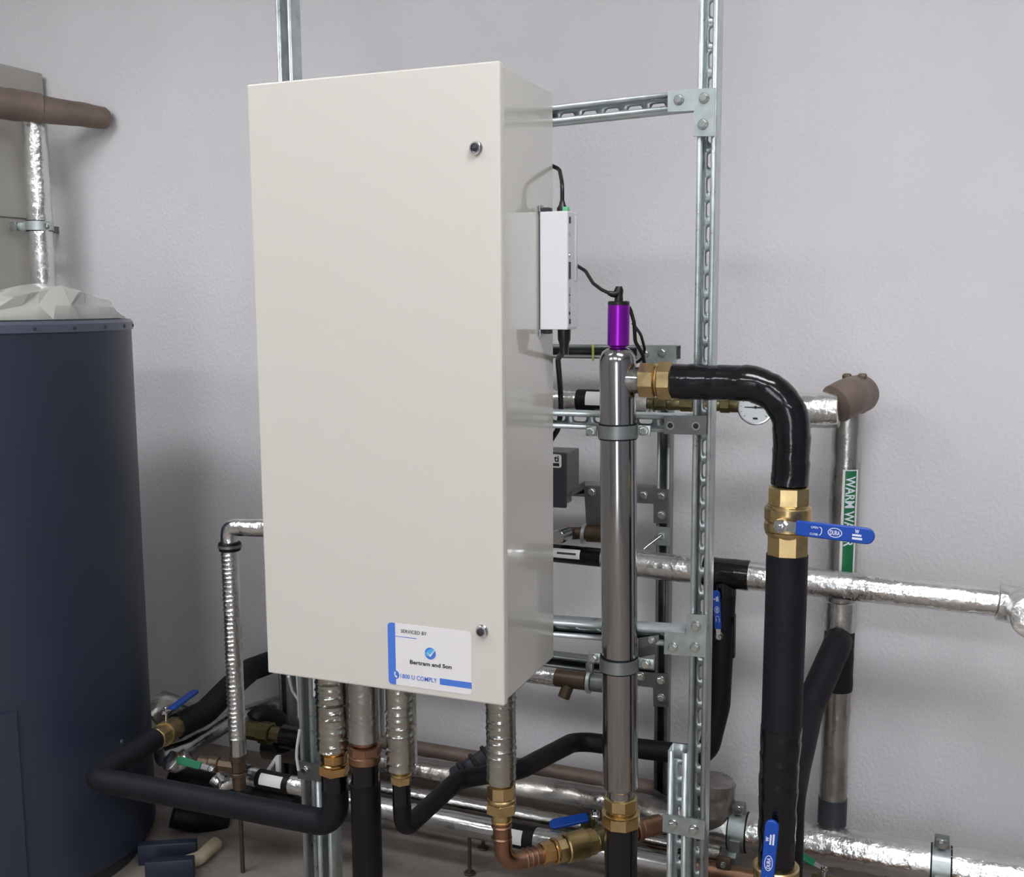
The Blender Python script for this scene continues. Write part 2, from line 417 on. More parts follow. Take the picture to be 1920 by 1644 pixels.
ph = [lp(*q) for q in ((404, 948), (420, 950), (424, 970), (415, 978), (422, 998), (434, 996), (442, 1012), (436, 1030), (418, 1016), (406, 990))]
lpoly('phone_mark', ph, 'label_white', -.0011)
for body, a, b, h, m, bo in (('SERVICED BY', (500, 442), (833, 472), 41, 'print_black', .0), ('Bertram and Son', (610, 838), (1147, 897), 46, 'print_black', .022), ('1800 U COMPLY', (485, 1028), (957, 1081), 52, 'blue_paint', .012)):
    x, z = lp(*a); x2, z2 = lp(*b)
    text(body, h*LS, x2-x, flat_on_door(x, (z+z2)/2), 'lettering', m, LBL, bo)

# ------------------------------------------------------------------ near support frame
YF, CW, CD = D+.002, .036, .045
fr = thing('support_frame', 'bright galvanised slotted strut frame carrying the cream enclosure', 'frame', (.37, YF+.02, FLOOR))
XL, XR = -.103, .851
mk('upright', channel((XL, YF, FLOOR), (XL, YF, CEIL), NY, .038, .04, at(575, 1300, YF+.04)), 'galv', fr, solid=.0022)
mk('upright', channel((XR, YF, FLOOR), (XR, YF, CEIL), NY, CW, .05, at(1316, 838, YF+.05)), 'galv', fr, solid=.0022)
XE = at(1269, 1500, YF).x; ZE = at(1268, 1410, YF).z
mk('extension_strut', channel((XR-.0405, YF, FLOOR), (XR-.0405, YF, ZE), NY, .040, .045, at(1269, 1500, YF)), 'galv', fr, solid=.0022)
mk('extension_strut', channel((XL+.043, YF, FLOOR), (XL+.043, YF, -.36), NY, .040, .045, at(615, 1500, YF)), 'galv', fr, solid=.0022)
def rail(a, b, slot):
    A, B = at(*a, YF), at(*b, YF); d = (B-A)/(B.x-A.x)
    P, Q = A+d*(XL+.021-A.x), A+d*(XR-.0205-A.x)
    return mk('rail', channel(P, Q, NY, .034, .048, slot), 'galv', fr, solid=.0022)
rail((1041, 213), (1254, 190), at(1065, 218, YF+.048)); rail((1041, 787), (1290, 796), at(1088, 785, YF+.048)); rail((1042, 1180), (1290, 1199), at(1097, 1182, YF+.048))
def cplate(pxs, bolts, m='galv_plate', parent=fr, Y=YF-.0012, th=.005, name='corner_plate', r=.0105):
    o = mk(name, plate(pxs, Y, th), m, parent, 25)
    for u, v in bolts: bolt(u, v, Y-th, o, r)
    return o
cplate([(1253, 171), (1342, 165), (1340, 256), (1300, 256), (1302, 208), (1253, 210)], [(1273, 187), (1320, 184), (1318, 233)])
pm_ = cplate([(1246, 779), (1326, 779), (1325, 815), (1246, 813)], [], 'plate_grey', name='joining_plate')
for u, v in ((1258, 797), (1306, 798)):
    mk('plate_hole', join(ring2d(at(u, v, YF).x, at(u, v, YF).z, .0085, .0085, .0028, V3((0, YF-.0062, 0)), EX, EZ, .0008, 20)), 'zinc_bolt', pm_)
    mk('hole_core', prism(disc(at(u, v, YF).x, at(u, v, YF).z, .006), V3((0, YF-.0062, 0)), EX, EZ, .0003), 'plastic_black', pm_)
cplate([(1288, 1150), (1326, 1152), (1324, 1231), (1246, 1225), (1247, 1184), (1288, 1187)], [(1305, 1173), (1262, 1213), (1303, 1213)])
cplate([(1244, 1524), (1323, 1537), (1321, 1573), (1243, 1557)], [(1262, 1545), (1301, 1555)], name='joining_plate')
cplate([(560, 1425), (603, 1433), (603, 1464), (560, 1458)], [(573, 1443)], 'plate_grey', name='joining_plate')

# ------------------------------------------------------------------ far support frame
YR, RW, RD = 1.04, .035, .045
ff = thing('support_frame', 'dark galvanised strut frame standing near the wall behind the steel reactor', 'frame', (.5, YR+.02, FLOOR))
XFR = (at(1242, 860, YR).x+at(1239, 1440, YR).x)/2; XFL = at(532, 1310, YR).x; ZT = at(1255, 646, YR).z
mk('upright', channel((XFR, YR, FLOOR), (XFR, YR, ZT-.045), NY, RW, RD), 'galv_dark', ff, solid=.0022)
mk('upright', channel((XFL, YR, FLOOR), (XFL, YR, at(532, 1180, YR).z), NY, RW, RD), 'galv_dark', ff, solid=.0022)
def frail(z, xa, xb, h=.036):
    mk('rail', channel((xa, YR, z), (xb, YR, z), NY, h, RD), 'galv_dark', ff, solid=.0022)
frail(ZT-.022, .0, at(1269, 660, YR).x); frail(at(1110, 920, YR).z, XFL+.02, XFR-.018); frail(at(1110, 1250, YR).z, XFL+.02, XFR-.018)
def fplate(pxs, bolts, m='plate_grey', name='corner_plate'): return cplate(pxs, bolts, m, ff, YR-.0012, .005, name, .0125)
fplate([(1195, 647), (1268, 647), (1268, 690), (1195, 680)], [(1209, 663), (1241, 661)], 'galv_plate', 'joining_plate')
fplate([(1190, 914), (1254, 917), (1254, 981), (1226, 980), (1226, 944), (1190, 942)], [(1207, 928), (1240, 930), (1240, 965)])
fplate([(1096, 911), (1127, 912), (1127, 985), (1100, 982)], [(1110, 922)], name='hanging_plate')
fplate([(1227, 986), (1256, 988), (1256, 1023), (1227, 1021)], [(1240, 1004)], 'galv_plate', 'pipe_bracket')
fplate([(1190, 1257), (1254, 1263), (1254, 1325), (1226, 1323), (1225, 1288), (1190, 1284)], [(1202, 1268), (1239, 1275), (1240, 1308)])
p1_, p2_ = at(1240, 1004, YR-.02), at(1206, 1030, YR-.06)
mk('tie_rod', cyl(p1_, p2_, .004, 12), 'zinc_bolt', ff)
q = at(1232, 1500, YR-.006)
mk('foot_bracket', box(q, (.05, .006, .05), Matrix.Rotation(.5, 3, 'Y')), 'plate_grey', ff)

yt = at(1112, 661, YR-.004); tag(mk('cable_tie', box(yt, (.006, .006, .046), None, .001), 'tie_yellow'), 'yellow-green cable tie on the rail behind the purple lamp cap', 'cable tie')
# ------------------------------------------------------------------ generic plumbing builders
def ring_clamp(c, d, r, parent, wd=.018, m='galv', ears=((1, 0),), er=.008, name='pipe_clamp', rub=True):
    """split ring around axis d at c with bolted ears; returns the clamp"""
    x, y, dd = frame(d); c = V3(c)
    o = mk(name, lathe([(-wd/2, r+.0005), (-wd/2, r+.004), (wd/2, r+.004), (wd/2, r+.0005)], c, dd, 36, closed=False), m, parent)
    if rub: mk('rubber_liner', lathe([(-wd/2-.003, r), (-wd/2-.003, r+.002), (wd/2+.003, r+.002), (wd/2+.003, r)], c, dd, 32, closed=False), 'rubber', o)
    return o
def ear(c, e, n, ax, size, bolt_r, o, m='galv'):
    """clamp ear reaching along e, its flat facing n"""
    R = Matrix((e, n, ax)).transposed(); mk('clamp_ear', box(c, (size, .006, .02), R, .001), m, o)
    bolt(0, 0, 0, o, bolt_r, n, c+n*.0035)
def lever(piv, tip, n, wd, parent, marks=True, grip=.17, m='blue_vinyl', rev=False):
    """flat valve lever from pivot to tip with vinyl grip; print reads from the pivot outwards"""
    piv, tip = V3(piv), V3(tip); u = (tip-piv).normalized(); n = (V3(n)-u*V3(n).dot(u)).normalized(); v = n.cross(u); L = (tip-piv).length
    th = wd*.22
    lv = mk('lever', prism([(-wd*.35, -wd*.32), (L*.9, -wd*.32), (L*.9, wd*.32), (-wd*.35, wd*.32)], piv, u, v, .003), 'chrome', parent, 25)
    pts = [(L*grip, -wd*.42), (L*grip+wd*.1, -wd*.46)]
    k = wd/2
    for j in range(9):
        a = -math.pi/2+math.pi*j/8; pts.append((L-k+k*math.cos(a), k*math.sin(a)))
    pts += [(L*grip+wd*.1, wd*.46), (L*grip, wd*.42)]
    V, F = prism(pts, piv-n*th*.35, u, v, th+.003)
    g = mk('grip', (V, F), m, lv, 60); bv = g.modifiers.new('soft', 'BEVEL'); bv.width = wd*.07; bv.segments = 2; bv.limit_method = 'ANGLE'
    lab(g, ('blue' if m == 'blue_vinyl' else 'green')+' vinyl grip')
    mk('stem_nut', hexn(piv+n*.002, n, wd*.42, wd*.35, 6, .2), 'chrome', lv, 25)
    mk('valve_stem', cyl(piv-n*.03, piv+n*.012+n*wd*.3, wd*.2, 16), 'chrome', parent)
    if marks:
        h = th*.65+.0032
        def fn(a0, b0): return lambda a, b, z: piv+u*(a0*L+a)+v*(b0*wd+b)+n*(h+z)
        O = piv+n*h
        text('OPEN', wd*.13, L*.075, fn(.335, .12), 'lettering', 'print_white', g, .01)
        text('CLOSE', wd*.13, L*.085, fn(.325, -.30), 'lettering', 'print_white', g, .01)
        br = [(.42, .22), (.425, .25), (.445, .22), (.455, .08), (.452, -.12), (.44, -.25), (.42, -.28), (.42, -.25), (.435, -.22), (.445, -.1), (.447, .08), (.438, .19)]
        mk('arc_mark', prism([(a*L, b*wd) for a, b in br][::-1], O, u, v, .0004), 'print_white', g, flat=True)
        mk('logo_oval', ring2d(.59*L, .0, L*.075, wd*.3, wd*.045, O, u, v, .0005), 'print_white', g, flat=True)
        text('DURA', wd*.28, L*.105, fn(.5375, -.14), 'lettering', 'print_white', g, .02)
        text('W', wd*.24, L*.045, fn(.795, .12), 'lettering', 'print_white', g, .03)
        text('WATERMARK', wd*.11, L*.095, fn(.77, -.08), 'lettering', 'print_white', g, .02) if False else None
        mk('logo_bar', prism([(.77*L, -.06*wd), (.865*L, -.06*wd), (.865*L, .06*wd), (.77*L, .06*wd)], O, u, v, .0004), 'print_white', g, flat=True)
        mk('logo_bar', prism([(.77*L, -.27*wd), (.875*L, -.27*wd), (.875*L, -.14*wd), (.77*L, -.14*wd)], O, u, v, .0004), 'print_white', g, flat=True)
    return lv
def union(name, label, p, d, segs, cat='fitting', m='brass', group=None, par=None):
    """run of brass pieces along d from p: (start, end, radius, sides)"""
    d = V3(d).normalized(); p = V3(p)
    t = par or thing(name, label, cat, foot(p, p+d*segs[-1][1]), group)
    for s in segs:
        a, b, r, n = s[:4]; mm = s[4] if len(s) > 4 else m; nm = s[5] if len(s) > 5 else ('hex_nut' if n in (6, 8) else 'collar')
        g = hexn(p+d*a, d, r, b-a, n, .26, .1) if n in (6, 8) else lathe([(0, r*.93), (min(.003, (b-a)*.3), r), (b-a-min(.003, (b-a)*.3), r), (b-a, r*.93)], p+d*a, d, 32)
        mk(nm, g, mm, t, 25)
    return t
def down(P, z): return V3((P.x, P.y, z))

# ------------------------------------------------------------------ UV reactor
YT = .228
A, B = at(1158, 676, YT), at(1163.5, 1478, YT); ax = (A-B).normalized(); rT = px(34.5, A)
uv = thing('uv_reactor', 'upright stainless steel reactor tube with a purple lamp cap on top', 'water treatment unit', B)
LT = (A-B).length
ch = mk('chamber', lathe([(0, rT*.86), (.004, rT*.97), (.008, rT), (LT-.004, rT), (LT+.008, rT*.97), (LT+.018, rT*.82), (LT+.024, rT*.6), (LT+.026, rT*.4)], B, ax, 48), 'stainless', uv)
mk('bottom_neck', lathe([(-.022, rT*.78), (0, rT*.78), (.001, rT*.8)], B, ax, 36), 'stainless', uv)
capb = at(1159, 650, YT); capt = at(1160, 572, YT); dc = (capt-capb).normalized(); lc = (capt-capb).length; rc = px(20.5, capb)
cp_ = mk('lamp_cap', lathe([(-.006, rc*.7), (0, rc*.75), (.003, rc), (lc, rc)], capb, dc, 40), 'purple', uv); lab(cp_, 'purple anodised metal lamp cap')
mk('cap_rim', lathe([(lc+.0002, rc), (lc+.006, rc), (lc+.008, rc*.9)], capb, dc, 36), 'plastic_black', uv)
for k in range(18):
    pass
pl = mk('cable_plug', join(lathe([(0, .009), (.012, .008), (.022, .0095), (.03, .006)], capb+dc*(lc+.007), dc, 20), sweep([capb+dc*(lc+.024), at(1150, 552, YT-.01), at(1141, 549, YT-.015)], [.008, .005], 14, .008)), 'plastic_black', uv)
# side outlet
so = at(1160, 712, YT); so2 = at(1203, 713, YT)
mk('side_outlet', lathe([(0, px(28, so)), ((so2-so).length*.62, px(27, so)), ((so2-so).length*.8, px(25, so)), ((so2-so).length, px(25, so))], so, so2-so, 36), 'stainless', uv)
# reactor clamps
c1 = at(1158.5, 808, YT); k1 = ring_clamp(c1, ax, rT, uv, .026, 'galv_dark')
ear(at(1109, 808, YT-.012), EX, NY, EZ, .022, .010, k1, 'galv_dark'); ear(at(1208, 807, YT-.004), EX, NY, EZ, .026, .010, k1, 'galv_plate')
c2 = at(1161, 1243, YT); k2 = ring_clamp(c2, ax, rT, uv, .026, 'galv_dark')
ear(at(1115, 1232, YT), EX, NY, EZ, .026, .009, k2, 'galv_plate'); ear(at(1212, 1243, YT), EX, NY, EZ, .032, .010, k2, 'galv_plate')
mk('stand_off', box2(at(1150, 800, YT+rT), at(1170, 816, YF+.004)), 'galv_dark', k1); mk('stand_off', box2(at(1150, 1215, YT+rT), at(1175, 1240, YF+.004)), 'galv_dark', k2)
bk = mk('rail_bracket', join(plate([(1197, 1196), (1236, 1190), (1236, 1200), (1228, 1208), (1197, 1215)], YF-.02, .004), plate([(1197, 1214), (1228, 1207), (1232, 1225), (1197, 1232)], YF-.001, .004)), 'plate_grey', fr, 25)
bolt(1222, 1199, YF-.024, bk, .008)
# bottom union
u0 = at(1164, 1492, YT-.0)
union('pipe_union', 'large brass union nut under the stainless reactor tube', u0, -ax, [(0, .026, rT*.98, 8), (.026, .032, rT*.88, 32), (.032, .036, rT*1.1, 32), (.036, .064, rT*1.12, 8)])
P = u0-ax*.064
o = mk('insulated_pipe', join(sweep([P+V3((0, 0, .004)), down(P, P.z-.06), down(P+V3((.002, 0, 0)), FLOOR)], px(31, P), 28, 0, wraps(.02, .06), .012)), 'tape_black'); tag(o, 'black taped pipe dropping to the floor below the stainless reactor', 'pipe')
# outlet union and hose
du = (so2-so).normalized()
union('pipe_union', 'brass union joining the reactor outlet to the taped black hose', so2, EX, [(-.002, .030, px(34, so), 8), (.030, .036, px(30, so), 32), (.036, .064, px(37, so), 8), (.064, .070, px(30, so), 32, 'brass_gold')])
h0 = so2+EX*.062; hz = at(1300, 717, YT)
hx = at(1487, 800, YT).x
hose = [h0, V3((hx, YT, hz.z)), at(1481, 908, YT)]
o = mk('insulated_hose', sweep(hose, px(33.5, hz), 36, .092, wraps(.10, .05, 20), .006), 'tape_black'); tag(o, 'glossy black taped hose bending down beside the reactor outlet', 'hose')
# ball valve
va, vb = at(1479, 911, YT), at(1476, 1043, YT); dv = (vb-va).normalized(); kx = lambda n: px(n, va)
bvv = thing('ball_valve', 'brass ball valve with blue lever below the bent taped hose', 'valve', vb)
union('', '', va, dv, [(0, kx(36), kx(39.5), 8), (kx(34), kx(40), kx(40), 32), (kx(38), kx(66), kx(44), 36, 'brass', 'valve_body'), (kx(66.5), kx(86), kx(44), 36, 'brass', 'valve_body'), (kx(86), kx(92), kx(40), 32), (kx(91), kx(132), kx(39.5), 8)], par=bvv)
mk('neck', lathe([(0, kx(43)), (kx(6), kx(41)), (kx(12), kx(36))], va+dv*kx(85), dv, 32), 'brass', bvv)
pv = at(1464, 985, YT-.062); mk('stem_boss', cyl(at(1466, 984, YT-.02), pv+V3((0, .006, 0)), .014, 20), 'brass', bvv)
lever(pv, at(1641, 1006, YT-.075), NY, px(30, pv), bvv)
pp = [vb-dv*.004, at(1471, 1200, YT), at(1465, 1366, YT), at(1459, 1500, YT), at(1455, 1622, YT)]
t = thing('insulated_pipe', 'thick black lagged pipe running down from the brass ball valve', 'pipe', pp[-1])
mk('lagging', sweep([pp[0], pp[1], pp[2]], [px(38.5, pp[0]), px(38, pp[0])], 36, 0, crumple(.008, 12), .012), 'rubber', t)
lab(mk('tape_wrap', sweep([pp[2].lerp(pp[3], -.02), pp[3], pp[4]], [px(38.5, pp[0]), px(34.5, pp[0])], 36, 0, wraps(.08, .05, 20), .006), 'tape_black', t), 'glossy black tape wrap')
lb = at(1455, 1620, YT); bv2 = thing('ball_valve', 'brass valve with blue lever at the foot of the black lagged pipe', 'valve', down(lb, lb.z-.12))
union('', '', lb, -EZ, [(0, .02, px(43, lb), 36), (.02, .06, px(44, lb), 8), (.06, .12, px(48, lb), 36, 'brass', 'valve_body')], par=bv2)
mk('stem_boss', cyl(lb+V3((-.012, -.02, -.09)), lb+V3((-.012, -.062, -.09)), .014, 20), 'brass', bv2)
lever(lb+V3((-.013, -.062, -.09)), at(1449, 1536, YT-.055), NY, px(25, lb), bv2)
o = mk('insulated_pipe', sweep([down(lb, lb.z-.121), down(lb, FLOOR)], px(36, lb), 28), 'rubber'); tag(o, 'short black pipe stub under the lower brass valve', 'pipe')

# ------------------------------------------------------------------ controller box on the enclosure side
bx0, bx1 = W+.002, at(1063, 500, .20).x; bz0, bz1 = at(1040, 618, .20).z, at(1040, 396, .20).z; by0 = .20; by1 = .262
ctl = thing('controller_box', 'slim white lamp controller box mounted on the enclosure side', 'controller', ((bx0+bx1)/2, .23, bz0))
mk('case', box2((bx0, by0, bz0), (bx1, by1, bz1), .0015), 'white_powder', ctl, 18)
pn = mk('front_panel', box2((bx1, by0+.002, bz0+.004), (bx1+.0015, by1-.001, bz1-.002)), 'panel_print', ctl)
def onp(y, z): return V3((bx1+.0016, y, z))
hh = bz1-bz0
for zz, s in ((.94, .0035), (.912, .0035), (.635, .0045), (.08, .003), (.06, .003)):
    mk('button', lathe([(0, s), (.002, s*.9)], onp(by0+.012, bz0+hh*zz), EX, 14), 'plastic_black' if zz != .635 else 'chrome', pn)
mk('display', box2(onp(by0+.006, bz0+hh*.43), onp(by0+.018, bz0+hh*.575)+EX*.0008), 'dark_box', pn)
for zz, l in ((.82, .02), (.36, .05), (.30, .05), (.2, .05), (.15, .04)):
    mk('print_block', box2(onp(by0+.008, bz0+hh*zz-l/3), onp(by0+.016, bz0+hh*zz)+EX*.0004), 'galv_plate', pn)
mk('cover_plate', box2(onp(by1-.018, bz0+hh*.42), onp(by1-.004, bz1-.006)+EX*.002, .0005), 'panel_print', pn)
for z, s in ((bz1, 1), (bz0, -1)):
    mk('mounting_tab', box2((bx0-.0015, by0-.001, z), (bx0+.0012, by0+.02, z+s*.013)), 'galv_plate', ctl)
    mk('terminal_block', box2((bx0+.004, by0+.008, z), (bx0+.016, by0+.03, z+s*.009), .001), 'dark_box', ctl)
mk('signal_plug', box2((bx1-.013, by0+.01, bz1), (bx1-.002, by0+.025, bz1+.009), .001), 'green_plug', ctl)
gt = V3((bx1-.02, by0+.03, bz1)); gb = V3((bx1-.016, by0+.03, bz0))
mk('cable_gland', lathe([(0, .011), (.008, .011), (.014, .007), (.022, .005)], gt, EZ, 20), 'plastic_black', ctl)
mk('cable_gland', lathe([(0, .0135), (.02, .013), (.03, .010), (.05, .009)], gb, -EZ, 20), 'plastic_black', ctl)
o = mk('power_cable', sweep([gt+EZ*.02, gt+EZ*.055, V3((W+.012, D-.002, at(1041, 318, D).z)), V3((W-.03, D+.015, at(1041, 300, D).z))], .0042, 12, .03), 'cable_black'); tag(o, 'black cable rising from the controller box and passing behind the enclosure', 'cable')
o = mk('power_cable', sweep([gb-EZ*.045, at(1046, 672, .30), at(1051, 735, .37), at(1052, 770, .375), at(1046, 805, .375), at(1030, 830, .37)], .006, 12, .03), 'cable_black'); tag(o, 'black cable hanging below the controller box', 'cable')
o = mk('lamp_cable', sweep([V3((bx1-.002, by1+.003, at(1084, 497, by1).z)), at(1098, 508, .25), at(1112, 531, .235), at(1128, 543, .22), at(1143, 550, YT-.015)], .0036, 12, .03), 'cable_black'); tag(o, 'thin black cable from the controller box to the purple lamp cap', 'cable')
o = mk('lamp_cable', sweep([at(1172, 566, YT+.005), at(1182, 580, YT+.016), at(1189, 605, YT+.02), at(1191, 640, YT+.03), at(1205, 665, YT+.05), at(1210, 690, YT+.06)], .0038, 12, .02), 'cable_black'); tag(o, 'thin black cable running down behind the purple lamp cap', 'cable')
o = mk('lamp_cable', sweep([at(1186, 605, YT+.026), at(1202, 628, YT+.03), at(1209, 655, YT+.05), at(1203, 674, YT+.06), at(1192, 680, YT+.06)], .003, 12, .02), 'cable_black'); tag(o, 'loop of thin black cable beside the reactor dome', 'cable')

# ------------------------------------------------------------------ pipes below the enclosure
YP = .16
def stub(u, v1, r, m='foil_bubble', a=.05): 
    b = at(u, v1, YP); return b, sweep([down(b, .004), b], px(r, b), 36, 0, rings(a), .0035)
def add_stub(u, v1, r, label, group=None, a=.10, mm='foil_bubble'):
    b, g = stub(u, v1, r, a=a); tag(mk('foil_pipe', g, mm), label, 'pipe'); return b
# first: elbow to the left
b = add_stub(626, 1402, 31, 'crinkled foil sleeve above the taped elbow beside the strut upright')
union('pipe_union', 'brass union on the foil sleeve beside the strut upright', b+EZ*.002, -EZ, [(0, .012, px(25, b), 32, 'brass_gold'), (.012, .034, px(25, b), 8, 'brass_gold'), (.034, .040, px(26, b), 32, 'brass_gold'), (.040, .062, px(29, b), 6, 'brass_gold')])
q = b-EZ*.06; zH = -.404
t = thing('insulated_pipe', 'black lagged pipe running past the dark tank to a brass elbow valve', 'pipe', V3((q.x, q.y, zH)))
mk('tape_wrap', sweep([q, q-EZ*.035], px(25, q), 28, 0, wraps(.04, .03), .006), 'tape_black', t)
XB = -.642
mk('lagging', sweep([q-EZ*.033, V3((q.x, q.y, zH)), V3((XB, .15, zH)), V3((XB-.012, .40, zH+.002))], px(25, q), 30, [.05, .045], crumple(.02, 14), .012), 'rubber', t)
vL = V3((XB-.012, .40, zH)); dL = (at(347, 1352, .62)-vL).normalized()
bv = thing('ball_valve', 'brass valve with a blue lever beside the dark blue tank', 'valve', vL)
union('', '', vL, dL, [(0, .06, .030, 8, 'brass_dull'), (.06, .11, .034, 32, 'brass_dull', 'valve_body'), (.11, .17, .031, 8, 'brass_dull')], par=bv)
lever(vL+dL*.09+EZ*.055, at(368, 1296, .66), EZ, .024, bv, False)
vM = vL+dL*.17
o = mk('insulated_pipe', sweep([vM, at(385, 1335, .68), at(432, 1288, .78), at(470, 1255, .95), V3((at(470, 1255, .95).x+.06, WALL, at(470, 1255, .95).z))], .037, 28, .06, crumple(.02, 14), .012), 'rubber'); tag(o, 'black lagged pipe climbing to the wall behind the thin foil pipe', 'pipe')
# second: straight black pipe
b = add_stub(683, 1385, 29, 'plain foil sleeve above the straight black downpipe', a=.02, mm='foil_grey')
union('pipe_union', 'copper-toned union on the straight black downpipe', b+EZ*.002, -EZ, [(0, .014, px(24, b), 32, 'copper'), (.014, .036, px(32, b), 8, 'copper'), (.036, .056, px(30, b), 32, 'copper')])
q = b-EZ*.054
t = thing('insulated_pipe', 'straight black lagged downpipe between two foil sleeves', 'pipe', down(q, FLOOR))
mk('tape_wrap', sweep([q, q-EZ*.05], px(26, q), 28, 0, wraps(.04, .03), .006), 'tape_black', t)
mk('lagging', sweep([q-EZ*.048, down(q, FLOOR)], px(28.5, q), 28, 0, crumple(.01, 12), .03), 'rubber_dark', t)
# third: elbow back and right, then up behind the frame
b = add_stub(752, 1440, 26, 'narrow crinkled foil sleeve under the service label')
union('pipe_union', 'small brass union on the narrow foil sleeve', b+EZ*.002, -EZ, [(0, .012, px(17, b), 32), (.012, .018, px(20, b), 32), (.018, .036, px(20, b), 6)])
q = b-EZ*.034
t = thing('insulated_pipe', 'long black lagged pipe crossing behind the reactor tube at low level', 'pipe', V3((q.x, q.y, -.4)))
mk('tape_wrap', sweep([q, q-EZ*.05], px(17, q), 28, 0, wraps(.03, .03), .006), 'tape_black', t)
mk('lagging', sweep([q-EZ*.048, V3((q.x+.003, q.y, -.385)), V3((.25, .41, -.372)), V3((.375, .50, -.365)), V3((.40, .86, -.43)), V3((.755, .90, -.438)), V3((.78, .93, -.30)), at(1358, 1110, .95)], [.0205, .031], 28, [.03, .05, .05, .06, .05, .1], crumple(.02, 14), .012), 'rubber_dark', t)
# fourth: brass and copper elbow
b = add_stub(940, 1465, 27.5, 'crinkled foil sleeve under the enclosure corner above a brass union')
t = thing('brass_elbow', 'brass union and copper elbow run below the enclosure corner', 'fitting', at(945, 1625, YP))
kb = lambda n: px(n, b)
union('', '', b+EZ*.002, -EZ, [(0, kb(6), kb(23), 32), (kb(6), kb(32), kb(27), 8), (kb(32), kb(40), kb(27), 32), (kb(40), kb(62), kb(30), 6), (kb(62), kb(78), kb(18), 32), (kb(76), kb(82), kb(20), 32, 'brass_gold')], par=t)
q = b-EZ*kb(80); zE = -.418; e2 = V3((at(945, 1600, YP).x, YP, zE)); dE = (V3((.643, .35, zE))-e2).normalized()
mk('elbow', sweep([q, q.lerp(e2, .2), e2, e2+dE*.09], kb(17.5), 28, .035), 'copper', t)
for z in (q.z-.008, q.z-.034): mk('press_ring', lathe([(-.003, kb(18)), (0, kb(20)), (.003, kb(18))], V3((q.x, q.y, z)), EZ, 28), 'copper', t)
for s in (.05, .062, .074): mk('press_ring', lathe([(-.003, kb(18)), (0, kb(20.5)), (.003, kb(18))], e2+dE*s, dE, 28), 'copper', t)
union('', '', e2+dE*.088, dE, [(0, .03, kb(22), 8, 'brass_gold'), (.03, .037, kb(25), 32, 'brass_gold'), (.037, .06, kb(24), 8), (.06, .115, kb(28), 32, 'brass_dull'), (.115, .135, kb(25), 8, 'brass_dull'), (.135, .2, kb(22), 32, 'olive_brass'), (.2, .215, kb(24), 32, 'copper'), (.215, .24, kb(20), 32, 'copper'), (.24, .255, kb(24), 32, 'copper'), (.255, .31, kb(20), 32, 'copper')], par=t)

# ------------------------------------------------------------------ pipes along the back wall, low
def run(name, label, pts, r, m, cat='pipe', fil=0, cr=.03, f=22, seg=26, ds=.014, parent=None):
    o = mk(name, sweep(pts, r, seg, fil, crumple(cr, f) if cr else None, ds), m, parent)
    if parent is None: tag(o, label, cat)
    return o
zc = -.655
p = at(900, 1422, 1.12); run('lagged_pipe', 'taupe lagged pipe close against the wall behind the wide foil duct', [V3((-.75, 1.125, p.z)), V3((.62, 1.125, p.z-.01))], .025, 'lagging_taupe')
p = at(900, 1464, .985)
run('foil_duct', 'wide wrinkled foil duct along the wall ending in a brown elbow', [V3((-.7, .985, p.z)), V3((.64, .985, p.z-.008))], .047, 'foil_taupe', cr=.06)
e0 = at(1338, 1462, 1.0); run('foil_elbow', 'bulging brown foil elbow behind the foot of the slotted upright', [V3((.645, .985, p.z-.008)), V3((e0.x, 1.0, p.z-.008)), V3((e0.x+.004, 1.0, e0.z))], .056, 'foil_taupe', cat='fitting', fil=.06, cr=.12, f=26, ds=.008)
p = at(760, 1490, .86); run('pipe_conduit', 'slim grey pipe beside the wide foil duct', [V3((-.5, .87, p.z)), V3((.80, .87, p.z-.01))], .02, 'foil_grey', cr=.01)
p = at(760, 1512, .80); run('insulated_pipe', 'thin black pipe between the slim grey pipe and the foil pipe', [V3((-.5, .81, p.z-.005)), V3((.72, .81, p.z-.015))], .014, 'rubber_dark', cr=.01)
t = thing('foil_pipe', 'low foil wrapped pipe with a white label above the steel floor rods', 'pipe', V3((.1, .72, -.7)))
p = at(810, 1532, .72); pa, pb = V3((-.5, .72, p.z)), V3((.72, .72, p.z-.01)); zl = lambda x: pa.lerp(pb, (x+.5)/1.22)
run('foil_jacket', '', [pa, pb], .031, 'foil_smooth', parent=t, cr=.02)
xl = at(985, 1565, .72).x; mk('label_band', cyl(zl(xl-.05), zl(xl+.03), .033, 28), 'rubber_dark', t); 
def arc_patch(p, q, r, a0, a1, n=8, lift=.0):
    """curved label on a pipe from p to q, radius r, between angles a0..a1 around it"""
    p, q = V3(p), V3(q); x, y, d = frame(q-p); V = []
    for P in (p, q):
        for k in range(n+1):
            t_ = a0+(a1-a0)*k/n
            for rr in (r, r+.0006): V.append(P+x*(rr*math.cos(t_))+y*(rr*math.sin(t_)))
    F = []; m_ = 2*(n+1)
    for k in range(n):
        a = 2*k; F += [(a+1, a+3, m_+a+3, m_+a+1), (a, a+2, m_+a+2, m_+a), ]
    F += [(0, 1, m_+1, m_), (m_-2, m_-1, 2*m_-1, 2*m_-2)]
    F += [(2*k, 2*k+1, 2*k+3, 2*k+2) for k in range(n)] + [(m_+2*k, m_+2*k+1, m_+2*k+3, m_+2*k+2) for k in range(n)]
    return V, F
def facing(p, q):
    """angle around the pipe p-q that faces the room, a little upward"""
    x, y, d = frame(V3(q)-V3(p)); n = V3((.35, -1, .35)); return math.atan2(n.dot(y), n.dot(x))
fa = facing(pa, pb); mk('pipe_label', arc_patch(zl(xl-.04), zl(xl), .0335, fa-.6, fa+.6), 'label_white', t)
